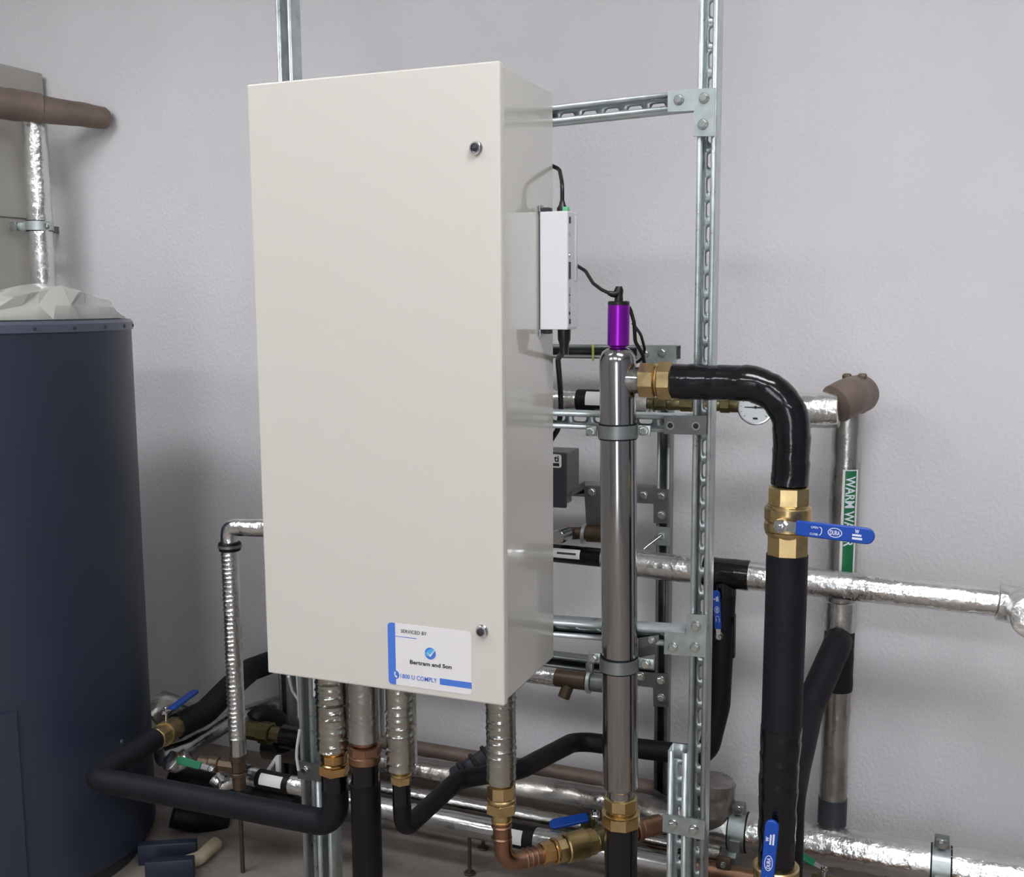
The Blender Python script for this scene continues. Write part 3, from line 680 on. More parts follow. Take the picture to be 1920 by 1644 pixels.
for u, v, v2 in ((880, 1560, 1640), (906, 1565, 1612)):
    p = at(u, v, .72 if u == 880 else .86); o = mk('threaded_rod', join(cyl(down(p, FLOOR), down(p, p.z-.0), .0055, 12), cyl(down(p, FLOOR), down(p, FLOOR+.006), .016, 16)), 'gunmetal'); tag(o, 'thin steel rod standing on the floor under the %s' % ('labelled foil pipe' if u == 880 else 'slim grey pipe'), 'rod')
# blue lever valve lying in the pipe bank
p = at(1110, 1530, .80); bv = thing('ball_valve', 'low valve with a blue lever pointing along the pipes behind the reactor', 'valve', p-EZ*.05)
mk('valve_body', lathe([(-.03, .02), (-.028, .024), (.028, .024), (.03, .02)], p-EZ*.045, EX, 8), 'olive_brass', bv, 25)
mk('stem_boss', cyl(p-EZ*.04, p, .01, 14), 'olive_brass', bv); lever(p+V3((.01, 0, .002)), at(1030, 1548, .74), V3((0, -.5, 1)), .03, bv, False)
# lower right foil pipe with clamps
a, b = V3((.74, 1.0, at(1340, 1550, 1.0).z)), V3((2.2, 1.0, at(1340, 1550, 1.0).z+.006)); rr = px(35, a)
run('foil_pipe', 'bright foil wrapped pipe low on the right held by two clamps', [a, b], rr, 'foil', cr=.03)
for u, v in ((1385, 1552), (1765, 1605)):
    c = at(u, v, 1.0); c = V3((c.x, 1.0, a.z)); t = thing('pipe_clamp', 'galvanised ring clamp on the low foil pipe %s' % ('beside the slotted upright' if u == 1385 else 'farthest from the slotted upright'), 'clamp', V3((c.x, 1.0, FLOOR)))
    mk('ring', lathe([(-.022, rr*1.02), (-.022, rr*1.09), (.022, rr*1.09), (.022, rr*1.02)], c, EX, 36, closed=False), 'galv_plate', t)
    mk('ring_lip', lathe([(-.026, rr*1.0), (-.026, rr*1.05), (.026, rr*1.05), (.026, rr*1.0)], c, EX, 36, closed=False), 'rubber', t)
    mk('lug', box(c+EZ*(rr+.014), (.036, .03, .03), None, .004), 'galv_dark', t); bolt(0, 0, 0, t, .012, NY, c+V3((0, -.016, rr+.016)))
    mk('leg', box2(V3((c.x-.014, 1.0-rr-.012, FLOOR)), V3((c.x+.014, 1.0-rr-.005, c.z+.0))), 'galv_plate', t)
    mk('brace', box(V3((c.x-.004, 1.0-rr-.02, c.z-rr*.9)), (.022, .02, .03), Matrix.Rotation(.3, 3, 'X'), .002), 'galv_plate', t)
run('copper_pipe', 'brown copper pipe under the low foil pipe', [V3((.60, .84, at(1380, 1640, .84).z)), V3((1.9, .84, at(1380, 1640, .84).z))], .022, 'copper', cr=.0)
p = at(1357, 1618, .83); t = thing('pipe_saddle', 'small brown saddle bracket on the copper pipe', 'bracket', p-EZ*.03); mk('saddle', box(p, (.04, .012, .04), None, .006), 'gunmetal', t); bolt(0, 0, 0, t, .008, NY, p-V3((0, .007, 0)))
p = at(1545, 1630, .80); bv = thing('ball_valve', 'small valve with a green lever under the low foil pipe', 'valve', p-EZ*.05)
mk('valve_body', lathe([(-.03, .016), (-.027, .02), (.027, .02), (.03, .016)], p-EZ*.035, EX, 8), 'olive_brass', bv, 25); mk('stem_boss', cyl(p-EZ*.03, p, .008, 14), 'chrome', bv); lever(p, at(1492, 1600, .80), V3((.3, -.6, 1)), .02, bv, False, .35, 'green_vinyl')

# ------------------------------------------------------------------ right: vertical foil pipe, gauge line, cross pipe
YV = 1.06
vp = [at(1590, 770, YV), at(1575, 1100, YV), at(1572, 1300, YV), at(1560, 1535, YV)]
rv = px(27.5, vp[0])
t = thing('foil_pipe', 'vertical foil wrapped pipe with a green warm water label', 'pipe', vp[-1])
xv = sum(p.x for p in vp)/4; VX = lambda v: V3((at(1575, v, YV).x*0+vp[0].x+(vp[-1].x-vp[0].x)*(vp[0].z-at(1575, v, YV).z)/(vp[0].z-vp[-1].z), YV, at(1575, v, YV).z))
run('foil_jacket', '', [VX(770), VX(1140)], rv, 'foil_grey', parent=t, cr=.06, f=26)
lab(run('foil_band', '', [VX(1126), VX(1180)], rv*1.12, 'foil_smooth', parent=t, cr=.01), 'shiny foil tape band')
run('black_wrap', '', [VX(1178), VX(1292)], rv*1.02, 'rubber', parent=t, cr=.05)
run('foil_jacket', '', [VX(1288), VX(1500)], rv*.96, 'foil_taupe', parent=t, cr=.05)
run('dark_sleeve', '', [VX(1496), VX(1545)], rv*1.0, 'dark_box', parent=t, cr=.01)
# green label
ang0 = facing(VX(900), VX(1000))
x_, y_, d_ = frame(VX(880)-VX(1075)); nn = V3((.45, -1, 0)); a0 = math.atan2(nn.dot(y_), nn.dot(x_))
base, top = VX(1072), VX(876); RL = rv*1.05
gl = mk('pipe_label', arc_patch(base, top, RL, a0-.52, a0+.52), 'label_white', t); lab(gl, 'green and white WARM WATER label')
mk('label_field', arc_patch(base.lerp(top, .035), top.lerp(base, .01), RL+.0008, a0-.36, a0+.36), 'green_print', gl)
def oncyl(zs, sgn):
    def fn(a, b, h):
        ang = a0 + (b-.0145*0)/RL; P = base + (top-base).normalized()*(zs-a); return P + x_*((RL+.0012+h)*math.cos(ang)) + y_*((RL+.0012+h)*math.sin(ang))
    return fn
LL = (top-base).length; hcap = .6*RL
xa_ = (V3((0, 0, 1)).cross(nn)).normalized()
up_sign = 1 if (x_*(-math.sin(a0))+y_*math.cos(a0)).dot(xa_) > 0 else -1
def oncyl2(zs):
    def fn(a, b, h):
        ang = a0 + up_sign*(b-hcap/2)/RL; P = base + (top-base).normalized()*(zs-a); return P + x_*((RL+.0014+h)*math.cos(ang)) + y_*((RL+.0014+h)*math.sin(ang))
    return fn
text('WARM WATER', hcap, LL*.66, oncyl2(LL*.94), 'lettering', 'print_white', gl, .02, True)
# tan tee on top
tp = VX(752); t2 = thing('lagged_elbow', 'tan lagged elbow with bolted coupling on top of the vertical foil pipe', 'fitting', tp-EZ*.04)
YG = .97
mk('elbow_body', sweep([at(1568, 757, YG+.005), at(1590, 745, YG+.03), at(1612, 738, YV+.05)], px(36, tp), 32, .03, crumple(.03, 20), .01), 'lagging_taupe', t2)
mk('coupling', lathe([(-.012, rv*1.2), (-.01, rv*1.36), (.012, rv*1.36), (.014, rv*1.2)], at(1600, 742, YV-.0), V3((.3, 1, .02)), 32), 'lagging_taupe', t2)
for u, v in ((1588, 706), (1617, 706), (1626, 742)): mk('coupling_lug', box(at(u, v, YV+.01), (.022, .03, .016), None, .005), 'gunmetal', t2)
# gauge line
gz = at(1540, 768, YG).z
run('foil_pipe', 'short bright foil pipe between the dial gauge and the tan elbow', [at(1470, 768, YG), V3((at(1572, 768, YG).x, YG, gz))], px(33, tp), 'foil', cr=.04)
run('foil_pipe_', '', [at(0, 0, YG), at(1, 1, YG)], .001, 'foil') if False else None
fz = at(1100, 748, .95).z
t = thing('foil_pipe', 'foil pipe with a black banded label behind the reactor dome', 'pipe', V3((.4, .95, fz-.03)))
fa_, fb_ = V3((.05, .95, fz)), V3((at(1216, 755, .95).x, .95, fz-.008)); rg = px(19, fa_)
run('foil_jacket', '', [fa_, fb_], rg, 'foil', parent=t, cr=.04)
fx = lambda u: V3((at(u, 750, .95).x, .95, fz-.004))
mk('label_band', cyl(fx(1083), fx(1140), rg*1.06, 28), 'rubber_dark', t)
an = facing(fa_, fb_); mk('pipe_label', arc_patch(fx(1103), fx(1138), rg*1.07, an-.65, an+.65), 'label_white', t)
union('brass_fittings', 'row of olive brass fittings between the banded foil pipe and the dial gauge', V3((fb_.x+.002, .95, at(1260, 757, .95).z)), EX, [(0, .012, .016, 32, 'olive_brass'), (.012, .016, .023, 32, 'olive_brass'), (.016, .05, .02, 8, 'olive_brass'), (.05, .085, .017, 32, 'olive_brass'), (.085, .12, .021, 8, 'olive_brass'), (.12, .19, .016, 32, 'olive_brass'), (.19, .215, .021, 8, 'olive_brass'), (.215, .25, .018, 32, 'olive_brass'), (.25, .36, .014, 32, 'olive_brass')])
gc = at(1417, 763, .93); dn = (CAM-gc); dn.z = 0; dn = (dn.normalized()*.6+NY*.6).normalized()
gg = thing('temperature_gauge', 'round white dial gauge with a chrome bezel behind the taped hose', 'gauge', gc-EZ*.05)
rgz = px(34, gc)
mk('casing', lathe([(-.022, rgz*.8), (-.02, rgz*.98), (0, rgz), (.004, rgz), (.006, rgz*.95), (.006, rgz*.88)], gc, dn, 40), 'chrome', gg)
mk('dial', lathe([(.001, rgz*.88), (.0065, rgz*.88), (.0066, rgz*.5)], gc, dn, 36), 'dial_white', gg)
gu = EZ.cross(dn).normalized(); gO = gc+dn*.0072
mk('needle', join(prism([(-.6*rgz, -.02*rgz), (.45*rgz, -.06*rgz), (.45*rgz, .03*rgz), (-.6*rgz, .02*rgz)], gO, gu, EZ, .0008), lathe([(0, .004), (.002, .003)], gO, dn, 14)), 'print_black', gg, flat=True)
for k in range(13):
    a = math.radians(-40+260*k/12); c, s = math.cos(a), math.sin(a); n_ = .7 if k % 3 == 0 else .76
    e1 = (c*rgz*n_, s*rgz*n_); e2_ = (c*rgz*.82, s*rgz*.82); wv = (-s*.0007, c*.0007)
    mk('dial_mark', prism([(e1[0]-wv[0], e1[1]-wv[1]), (e2_[0]-wv[0], e2_[1]-wv[1]), (e2_[0]+wv[0], e2_[1]+wv[1]), (e1[0]+wv[0], e1[1]+wv[1])], gO, gu, EZ, .0003), 'print_black', gg, flat=True)
mk('dial_text', box(gO+gu*0-EZ*rgz*.62, (.012, .0006, .005), Matrix((gu, dn, EZ)).transposed()), 'print_black', gg)
mk('gauge_stem', cyl(gc-dn*.02, gc-dn*.05, .01, 16), 'olive_brass', gg)
# cross pipe
YC = .95; za = at(1300, 1068, YC).z; zb = at(1870, 1128, YC).z; rc_ = px(25.5, at(1300, 1068, YC))
cpt = lambda u: V3((at(u, 1068+.105*(u-1300), YC).x, YC, za+(zb-za)*(at(u, 1068+.105*(u-1300), YC).x-at(1300, 1068, YC).x)/(at(1870, 1128, YC).x-at(1300, 1068, YC).x)))
t = thing('foil_pipe', 'bright foil cross pipe running to a foil elbow right of the lagged pipe', 'pipe', cpt(1600)-EZ*.04)
run('foil_jacket', '', [cpt(1150), cpt(1345)], rc_, 'foil', parent=t, cr=.04); run('foil_jacket', '', [cpt(1395), cpt(1885)], rc_, 'foil', parent=t, cr=.03)
run('foil_elbow', '', [cpt(1872), cpt(1902)+V3((.02, 0, -.006)), at(1935, 1160, .72)], px(35, cpt(1880)), 'foil', parent=t, fil=.04, cr=.05)
tw = mk('tape_wrap', sweep([cpt(1320), cpt(1404)], rc_*1.08, 28, 0, crumple(.05, 24), .008), 'tape_black', t); lab(tw, 'black tape wrapped tee')
mk('tape_drop', sweep([cpt(1357), at(1357, 1115, YC)], .033, 26), 'tape_black', t)
vq = at(1348, 1193, YC-.04); bv = thing('ball_valve', 'taped valve with a small blue lever beside the slotted upright', 'valve', vq-EZ*.05)
mk('valve_body', cyl(at(1356, 1150, YC), at(1355, 1230, YC), .034, 28), 'tape_black', bv); mk('stem_boss', cyl(vq+V3((.004, .02, 0)), vq, .012, 16), 'gunmetal', bv)
lever(vq, at(1343, 1106, YC-.045), NY, px(14, vq), bv)
# diagonal black pipe
o = mk('insulated_pipe', sweep([VX(1195)+V3((-.0, -.03, 0)), at(1570, 1208, .98), at(1516, 1330, .80), at(1490, 1440, .62), at(1478, 1500, .52), down(at(1478, 1500, .52), FLOOR)], .036, 28, .06, crumple(.015, 14), .014), 'rubber'); tag(o, 'black lagged pipe slanting down from the vertical foil pipe', 'pipe')

# ------------------------------------------------------------------ actuator and fittings right of the enclosure
YA = .78; xa1 = at(1061, 850, YA).x; za1, za0 = at(1061, 849, YA).z, at(1061, 953, YA).z
act = thing('valve_actuator', 'dark grey valve actuator box right behind the enclosure', 'actuator', (xa1-.05, YA+.05, za0))
ha = za1-za0
mk('housing', box2((xa1-.11, YA, za0), (xa1, YA+.012, za1), .003), 'dark_box', act, 18)
mk('cover', box2((xa1-.11, YA+.0125, za0+.035), (xa1-.001, YA+.115, za1-.002), .003), 'dark_box_side', act, 18)
mk('actuator_base', box2((xa1-.1, YA+.0125, za0+.004), (xa1-.01, YA+.08, za0+.034), .003), 'galv_dark', act)
mk('mounting_arm', box2((xa1-.08, YA+.06, za0+.008), (xa1-.03, YR-.002, za0+.03)), 'galv_dark', act)
lw = mk('actuator_label', prism(rrect(xa1-.06, za1-.04, xa1-.012, za1-.005, .006), V3((0, YA-.0002, 0)), EX, EZ, .0006), 'label_white', act, flat=True)
text('ti', .016, .013, lambda a, b, h: V3((xa1-.032+a, YA-.0009-h, za1-.024+b)), 'lettering', 'print_black', lw, .03)
mk('print_block', box2((xa1-.036, YA-.0014, za1-.036), (xa1-.018, YA-.0009, za1-.028)), 'print_black', lw)
ce = at(1052, 1003, .92); t = thing('pipe_elbow', 'brown elbow fitting with a shiny end cap beside the enclosure edge', 'fitting', ce-EZ*.03)
mk('end_cap', cyl(ce-V3((.0, .03, 0)), ce+V3((.01, .02, 0)), px(13.5, ce), 28), 'foil_smooth', t)
mk('elbow_body', sweep([ce+V3((.005, .03, 0)), at(1070, 1000, .99), at(1135, 998, 1.0)], px(12, ce), 24, .02), 'gunmetal', t)
mk('body_block', cyl(at(1101, 999, 1.0), at(1134, 1001, 1.0), px(17, ce), 24), 'gunmetal', t)
mk('clamp_ring', cyl(at(1093, 1000, 1.0), at(1099, 1001, 1.0), px(20, ce), 24), 'galv', t)
ka, kb2 = V3((.2, .93, at(1080, 1039, .93).z)), V3((at(1128, 1042, .93).x, .93, at(1080, 1039, .93).z-.004)); rk = px(17, ka)
t = thing('insulated_pipe', 'black pipe with a white printed label ending behind the reactor', 'pipe', ka-EZ*.03)
run('lagging', '', [ka, kb2], rk, 'tape_black', parent=t, cr=.01); mk('foil_end', cyl(kb2-EX*.012, kb2+EX*.06, rk*.95, 26), 'foil', t)
an = facing(ka, kb2); lb_ = mk('pipe_label', arc_patch(V3((at(1042, 1037, .93).x-.05, .93, ka.z-.003)), V3((at(1092, 1040, .93).x, .93, ka.z-.003)), rk*1.03, an-.5, an+.5), 'label_white', t)
mk('label_print', arc_patch(V3((at(1050, 1037, .93).x, .93, ka.z-.003)), V3((at(1085, 1040, .93).x, .93, ka.z-.003)), rk*1.03+.001, an-.1, an+.1, 3), 'print_black', lb_)
la, lb2 = at(1000, 1263, .92), at(1135, 1276, .92); lb2 = V3((lb2.x, .92, la.z-.003)); rl_ = px(17, la)
t = thing('pipe_tee', 'brown tee fitting and foil stub below the enclosure edge', 'fitting', la-EZ*.05)
lx_ = lambda u: V3((at(u, 1268, .92).x, .92, la.z-.002))
mk('foil_stub', sweep([la-EX*.1, lx_(1043)], rl_, 26, 0, crumple(.05, 24), .01), 'foil', t)
mk('tee_body', cyl(lx_(1041), lx_(1100), rl_*.98, 26), 'gunmetal', t); mk('tee_branch', cyl(lx_(1070), lx_(1070)+V3((-.015, -.02, -.05)), .017, 20), 'gunmetal', t)
mk('clamp_ring', cyl(lx_(1102), lx_(1109), rl_*1.25, 26), 'galv', t); mk('end_body', cyl(lx_(1110), lx_(1160), rl_*1.0, 20), 'galv_dark', t); mk('clamp_lug', box(lx_(1106)+EZ*.04, (.02, .02, .03), None, .003), 'galv_dark', t)

# ------------------------------------------------------------------ left: thin foil riser and low clutter
YL = .50
la = [at(441, 1412, YL), at(437, 1040, YL)]
xq = (la[0].x+la[1].x)/2; zt_ = at(435, 989, YL).z
t = thing('foil_pipe', 'thin crinkled foil riser turning behind the enclosure at its top', 'pipe', V3((xq, YL, la[0].z)))
def half_rings(s, th, p):
    k = max(0, math.sin(6.283*s/.0125+1.5*noise.noise(p*20)))**2; g = max(0, math.cos(th+2.0))
    return 1+.14*k*g+.02*noise.noise(p*40)
zlo = la[0].z; zhi = zt_-.05
mk('foil_jacket', sweep([V3((xq, YL, zlo+.045)), V3((xq, YL, zhi))], px(15.5, la[0]), 36, 0, half_rings, .003), 'foil', t)
mk('foil_jacket', sweep([V3((xq, YL, zlo)), V3((xq, YL, zlo+.046))], px(15.5, la[0]), 28, 0, None), 'foil_smooth', t)
mk('foil_elbow', sweep([V3((xq, YL, zhi-.01)), V3((xq, YL, zt_)), V3((xq+.14, YL+.02, zt_+.004))], px(16, la[0]), 30, .02, crumple(.05, 30), .007), 'foil', t)
kk = mk('clamp_ring', lathe([(-.012, .0), (-.012, px(19, la[0])), (-.004, px(20.5, la[0])), (.008, px(20.5, la[0])), (.012, px(18, la[0])), (.012, 0)], V3((xq, YL, at(435, 1024, YL).z)), EZ, 30), 'rubber_dark', t)
mk('steel_ring', lathe([(-.003, px(20, la[0])), (-.003, px(21.5, la[0])), (.005, px(21.5, la[0])), (.005, px(20, la[0]))], V3((xq, YL, at(435, 1024, YL).z)), EZ, 30, closed=False), 'galv_dark', kk)
f0 = V3((xq, YL, zlo))
t = thing('pipe_fitting', 'dark brass fitting under the thin foil riser', 'fitting', f0-EZ*.1)
for a, b, r, n in ((0, .018, .024, 32), (.018, .05, .02, 8), (.05, .062, .025, 32), (.062, .10, .018, 32)): mk('fitting_piece', hexn(f0-EZ*a, -EZ, r, b-a, 8, .2) if n == 8 else cyl(f0-EZ*a, f0-EZ*b, r, 28), 'gunmetal', t, 25)
o = mk('threaded_rod', cyl(f0-EZ*.101, down(f0, FLOOR), .006, 12), 'gunmetal'); tag(o, 'thin steel rod standing on the floor below the foil riser', 'rod')
g0 = f0+V3((-.03, 0, -.04)); bv = thing('ball_valve', 'brown valve with a green lever beside the foil riser', 'valve', g0-EZ*.03)
union('', '', g0, at(340, 1428, .47)-at(430, 1440, .50), [(-.015, .03, .019, 8, 'gunmetal'), (.03, .06, .022, 32, 'gunmetal', 'valve_body'), (.06, .09, .018, 8, 'gunmetal')], par=bv)
lever(at(397, 1441, .46), at(332, 1424, .44), V3((0, -1, .5)), .022, bv, False, .3, 'green_vinyl')
# labelled foil pipe at left
na, nb = at(452, 1452, .56), at(600, 1483, .56); nb = V3((nb.x, .56, na.z-.004)); rn = px(17, na)
t = thing('foil_pipe', 'foil pipe with a black banded label behind the enclosure upright', 'pipe', na-EZ*.03); nx = lambda u: na.lerp(nb, (u-452)/148)
run('foil_jacket', '', [na, nb+EX*.05], rn, 'foil', parent=t, cr=.03)
mk('clamp_ring', cyl(nx(455), nx(463), rn*1.25, 28), 'galv', t); mk('rubber_ring', cyl(nx(464), nx(469), rn*1.12, 28), 'rubber_dark', t)
mk('clamp_bolt', cyl(nx(459)+EZ*.02, nx(459)+EZ*.042, .008, 12), 'zinc_bolt', t)
mk('label_band', cyl(nx(486), nx(548), rn*1.04, 28), 'rubber_dark', t); an = facing(na, nb); mk('pipe_label', arc_patch(nx(496), nx(537), rn*1.05, an-.75, an+.45), 'label_white', t)
# slanting foil pipes by the tank
run('foil_pipe', 'smooth foil pipe slanting under the brass valve beside the tank', [at(300, 1418, .50), at(345, 1405, .58), at(440, 1345, .85), at(520, 1320, 1.1)], .028, 'foil_smooth', fil=.05, cr=.03)
run('foil_scrap', 'crumpled foil elbow at the foot of the slanting foil pipe', [at(318, 1425, .48), at(330, 1432, .50), at(352, 1418, .52)], .026, 'foil', cat='fitting', cr=.25, f=34, ds=.006)
run('foil_scrap', 'small crumpled piece of foil under the green lever valve', [at(402, 1458, .52), at(418, 1474, .52), at(440, 1462, .53)], .018, 'foil', cat='foil', cr=.35, f=40, ds=.005)
run('plastic_wrap', 'crumpled grey foil bundle behind the blue lever by the tank', [at(285, 1345, .78), at(312, 1322, .82), at(345, 1345, .86)], .045, 'foil_grey', cat='insulation', cr=.2, f=18)
run('insulated_pipe', 'black rounded pipe elbow behind the foil riser', [at(478, 1352, .78), at(490, 1340, .80), at(520, 1352, .84), at(535, 1400, .86)], .034, 'rubber_dark', fil=.03, cr=.04)
p = at(478, 1370, .72); t = thing('pipe_valve', 'dark olive valve between the foil riser and the strut upright', 'valve', p-EZ*.05)
for a, b, r, n in ((-.03, .02, .028, 8), (.02, .06, .033, 32), (.06, .1, .024, 8)): mk('valve_piece', hexn(p+EX*a, EX, r, b-a, 8, .2), 'olive_brass', t, 25)
mk('valve_end', cyl(p+EX*.1, p+EX*.165, .035, 26), 'tape_black', t)
run('insulated_pipe', 'black lagged pipe lying low behind the long black lagged pipe', [at(330, 1461, .64), at(420, 1480, .62), at(560, 1505, .62)], .04, 'rubber_dark', cr=.03)
run('insulated_pipe', 'black lagged pipe low on the floor beside the tank foot', [at(325, 1526, .62), at(370, 1535, .66), at(420, 1545, .72)], .04, 'rubber_dark', cr=.03)
o = mk('steel_bracket', join(plate([(498, 1448), (520, 1415), (527, 1415), (527, 1450), (521, 1450), (520, 1425), (505, 1450)], .60, .01)), 'label_white'); tag(o, 'white triangular bracket above the labelled foil pipe', 'bracket')
for pts, lb3, r in (([at(541, 1268, .33), at(548, 1295, .36), at(563, 1318, .38), at(572, 1350, .38), at(572, 1378, .38)], 'white cable curving down beside the strut upright', .0034), ([at(557, 1266, .35), at(560, 1310, .36), at(561, 1345, .38)], 'white cable hanging straight behind the curved white cable', .003), ([at(562, 1368, .27), at(557, 1400, .27), at(556, 1420, .27), at(560, 1444, .27)], 'white cable looping in front of the strut upright foot', .0036)):
    tag(mk('signal_cable', sweep(pts, r, 10, .04), 'cable_white'), lb3, 'cable')
b1 = at(592, 1290, .26); tag(mk('cable_conduit', cyl(down(b1, .004), at(592, 1306, .26), .006, 14), 'cable_white'), 'short white conduit stub under the enclosure beside the strut upright', 'conduit')
b1 = at(716, 1290, .24); tag(mk('cable_conduit', cyl(down(b1, .004), at(717, 1378, .24), .0055, 14), 'cable_white'), 'white conduit between two foil sleeves under the enclosure', 'conduit')
b1 = at(777, 1290, .20); tag(mk('cable_conduit', cyl(down(b1, .004), at(780, 1430, .20), .0035, 12), 'cable_white'), 'thin pale conduit beside the narrow foil sleeve', 'conduit')
# dark valve behind the fourth sleeve
p = at(884, 1435, .66); t = thing('pipe_valve', 'dark ribbed valve behind the crinkled foil sleeve', 'valve', p-EZ*.05)
mk('valve_body', sweep([p-V3((.05, 0, .035)), p, p+V3((.06, .06, .04))], .022, 20, .02), 'dark_box', t)
for s in (-.3, .1, .5): mk('valve_rib', lathe([(-.006, .02), (-.004, .029), (.004, .029), (.006, .02)], p+V3((.06, .06, .04))*s, V3((1, .9, .6)), 20), 'plastic_black', t)

# ------------------------------------------------------------------ left: tank, sheet, duct, riser
RT_ = .40; TY = .62
r1 = at(272, 1120, TY); dxy = (r1-CAM); dxy.z = 0; dxy.normalize(); nrm = V3((-dxy.y, dxy.x, 0))
# centre lies RT_ to the left of the sight line grazing the tank
tc_ = CAM + dxy*((TY-CAM.y)/dxy.y) ; tc_ = tc_ + nrm*RT_; TC = V3((tc_.x, tc_.y, FLOOR))
zrim = at(150, 604, TY-.2).z
tank = thing('storage_tank', 'large dark navy cylindrical tank with a grey screwed rim', 'tank', TC)
Zt = zrim-FLOOR
mk('shell', lathe([(.05, RT_*.99), (.055, RT_), (Zt-.02, RT_)], TC, EZ, 96), 'navy', tank)
mk('base_ring', lathe([(0, RT_*.93), (.05, RT_*.93)], TC, EZ, 72), 'dark_box', tank)
rm = mk('rim', lathe([(Zt-.022, RT_*1.0), (Zt-.022, RT_*1.012), (Zt-.002, RT_*1.012), (Zt+.006, RT_*.995), (Zt+.008, RT_*.9)], TC, EZ, 96), 'navy_rim', tank)
for k in range(24):
    a = 2*math.pi*k/24+.12; d = V3((math.cos(a), math.sin(a), 0)); mk('rim_screw', lathe([(0, .005), (.003, .004)], TC+d*RT_*1.012+EZ*(Zt-.012), d, 10), 'dark_box', rm)
pr_ = at(45, 1490, TC.y-RT_); ae = math.atan2(pr_.y-TC.y, pr_.x-TC.x)
# curved access panel on the shell
zp1 = at(33, 1332, TC.y-RT_*.97).z
def sight(u, v):   # where a ray meets the shell
    d = at(u, v, TC.y)-CAM; o = CAM-TC; A_ = d.x**2+d.y**2; B_ = 2*(o.x*d.x+o.y*d.y); C_ = o.x**2+o.y**2-RT_**2; s = (-B_-math.sqrt(B_*B_-4*A_*C_))/(2*A_); return CAM+d*s
e_ = sight(40, 1480); a1 = math.atan2(e_.y-TC.y, e_.x-TC.x); zp1 = sight(33, 1332).z
V, F = [], []; n_ = 16
for z in (FLOOR+.08, zp1):
    for k in range(n_+1):
        a = a1-.9*k/n_
        for r in (RT_, RT_+.012): V.append(TC+V3((r*math.cos(a), r*math.sin(a), z-FLOOR)))
m_ = 2*(n_+1)
for k in range(n_):
    a = 2*k; F += [(a+1, a+3, m_+a+3, m_+a+1), (a, a+1, a+3, a+2), (m_+a, m_+a+1, m_+a+3, m_+a+2)]
F += [(0, 1, m_+1, m_), (m_-2, m_-1, 2*m_-1, 2*m_-2)]
mk('access_panel', (V, F), 'navy', tank)
e_ = sight(228, 1390); mk('rivet', lathe([(0, .006), (.003, .004)], e_, e_-V3((TC.x, TC.y, e_.z)), 12), 'navy_rim', tank)
# crumpled sheet on the tank
V, F = [], []; pk = at(160, 540, TC.y-.02); NR, NT = 15, 60; pkl = V3((pk.x-TC.x, -.05, 0)); hp = pk.z-(zrim+.01)
for i in range(NR+1):
    r = RT_*.97*i/NR
    for k in range(NT):
        a = 2*math.pi*(k+(.5 if i % 2 else 0))/NT; rj = r*(1+(.04*math.sin(k*7.3+i*2.1) if 0 < i < NR else 0)); x, y = rj*math.cos(a), rj*math.sin(a); dd = V3((x-pkl.x*.78, (y-pkl.y)*.5, 0)).length
        edge = min(1, (RT_*.97-r)/.06); dl = x-pkl.x*.8
        tent = max(0, 1-abs(dl)/(.22 if dl > 0 else .62)) * max(0, 1-abs(y+.02)/.42)
        cr = abs(noise.noise(V3((x*7, y*7, 1))))*.02 + (math.sin(k*12.9+i*7.7)*.5+.5)*.012
        h = edge*(hp*1.12*tent + cr*(.6+.6*tent))
        V.append(V3((TC.x+x, TC.y+y, zrim+.010+max(0, h))))
for i in range(NR):
    for k in range(NT):
        a, b = i*NT+k, i*NT+(k+1) % NT; F += [(a, b, a+NT), (b, b+NT, a+NT)]
o = mk('plastic_sheet', (V, F), 'sheet', None, 12, solid=.001); tag(o, 'crumpled translucent plastic sheet draped over the tank top', 'plastic sheet')
# duct
dx1 = -1.70; zt1 = at(60, 128, 1.1).z
t = thing('sheet_metal_duct', 'grey sheet metal duct on the wall above the tank', 'duct', (dx1-.3, .9, zrim+.03))
mk('duct_body', box2((dx1-.7, .2, zrim+.03), (dx1, WALL-.002, zt1-.11), .004), 'duct_grey', t, 18); mk('duct_collar', box2((dx1-.72, .2, zt1-.108), (dx1+.025, WALL-.02, zt1), .004), 'duct_grey', t)
mk('seam', box2((dx1-.001, .2, at(30, 410, 1.05).z), (dx1+.002, WALL-.002, at(30, 410, 1.05).z+.004)), 'plate_grey', t)
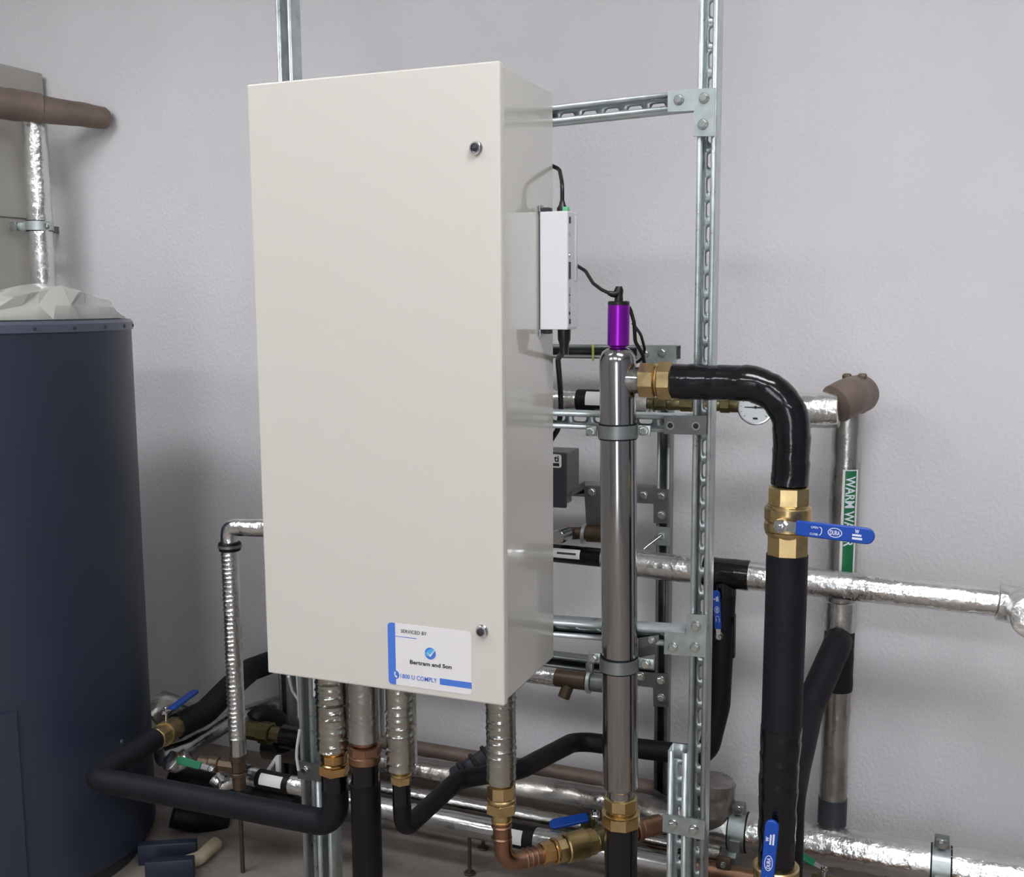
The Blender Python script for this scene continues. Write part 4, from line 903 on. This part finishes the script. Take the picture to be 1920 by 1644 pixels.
# tan pipe + foil riser
ta, tb, tm = at(-40, 186, .84), at(196, 222, 1.17), at(75, 203, 1.0)
t = thing('lagged_pipe', 'brown lagged pipe running to the wall above the foil riser', 'pipe', tm-EZ*.05)
mk('lagging', sweep([ta, tm], .050, 30, 0, crumple(.1, 12), .012), 'lagging_taupe', t); mk('lagging', sweep([tm-V3((.01, .02, 0)), tb], [.046, .036], 30, 0, crumple(.08, 13), .012, round_end=True), 'lagging_taupe', t)
ra, rb = at(64, 215, 1.02), at(83, 560, 1.02); rrz = px(22.5, ra)
t = thing('foil_pipe', 'vertical foil riser above the tank under the brown lagged pipe', 'pipe', rb)
run('foil_jacket', '', [ra, rb], rrz, 'foil', parent=t, cr=.05, f=24)
cc = at(74, 424, 1.02); ck_ = ring_clamp(cc, ra-rb, rrz*1.03, t, .03, 'galv'); mk('clamp_ear', box(cc+V3((-.065, -.01, 0)), (.07, .008, .028), None, .001), 'galv', ck_)
mk('clamp_nut', box(cc+V3((-.088, -.02, .0)), (.03, .02, .03), None, .003), 'zinc_bolt', ck_); bolt(0, 0, 0, ck_, .012, NY, cc+V3((rrz+.006, -.012, 0))); mk('clamp_arm', box2(cc+V3((-.1, 0, -.012)), V3((cc.x-.09, WALL, cc.z+.012))), 'galv_dark', ck_)
# tank foot skids and foam pad on the floor
def on_floor(u, v):
    d = at(u, v, 0)-CAM; return CAM + d*((FLOOR-CAM.z)/d.z)
p = on_floor(352, 1618); run('foam_pad', 'beige foam pad on the floor beside the tank foot', [p+V3((.0, -.06, .02)), p+V3((.04, 0, .02)), p+V3((.03, .09, .02))], .02, 'lint', cat='pad', fil=.04, cr=.1)
for k, (u, v) in enumerate(((316, 1585), (320, 1618))):
    p = on_floor(u, v+30); R = Matrix.Rotation(.5, 3, 'Z'); tag(mk('skid_rail', box(p+V3((0, 0, .03)), (.16-.03*k, .03, .06), R, .003), 'navy'), 'dark blue skid rail on the floor %s' % ('beside the foam pad, shorter of the two' if k else 'beside the foam pad, longer of the two'), 'rail')
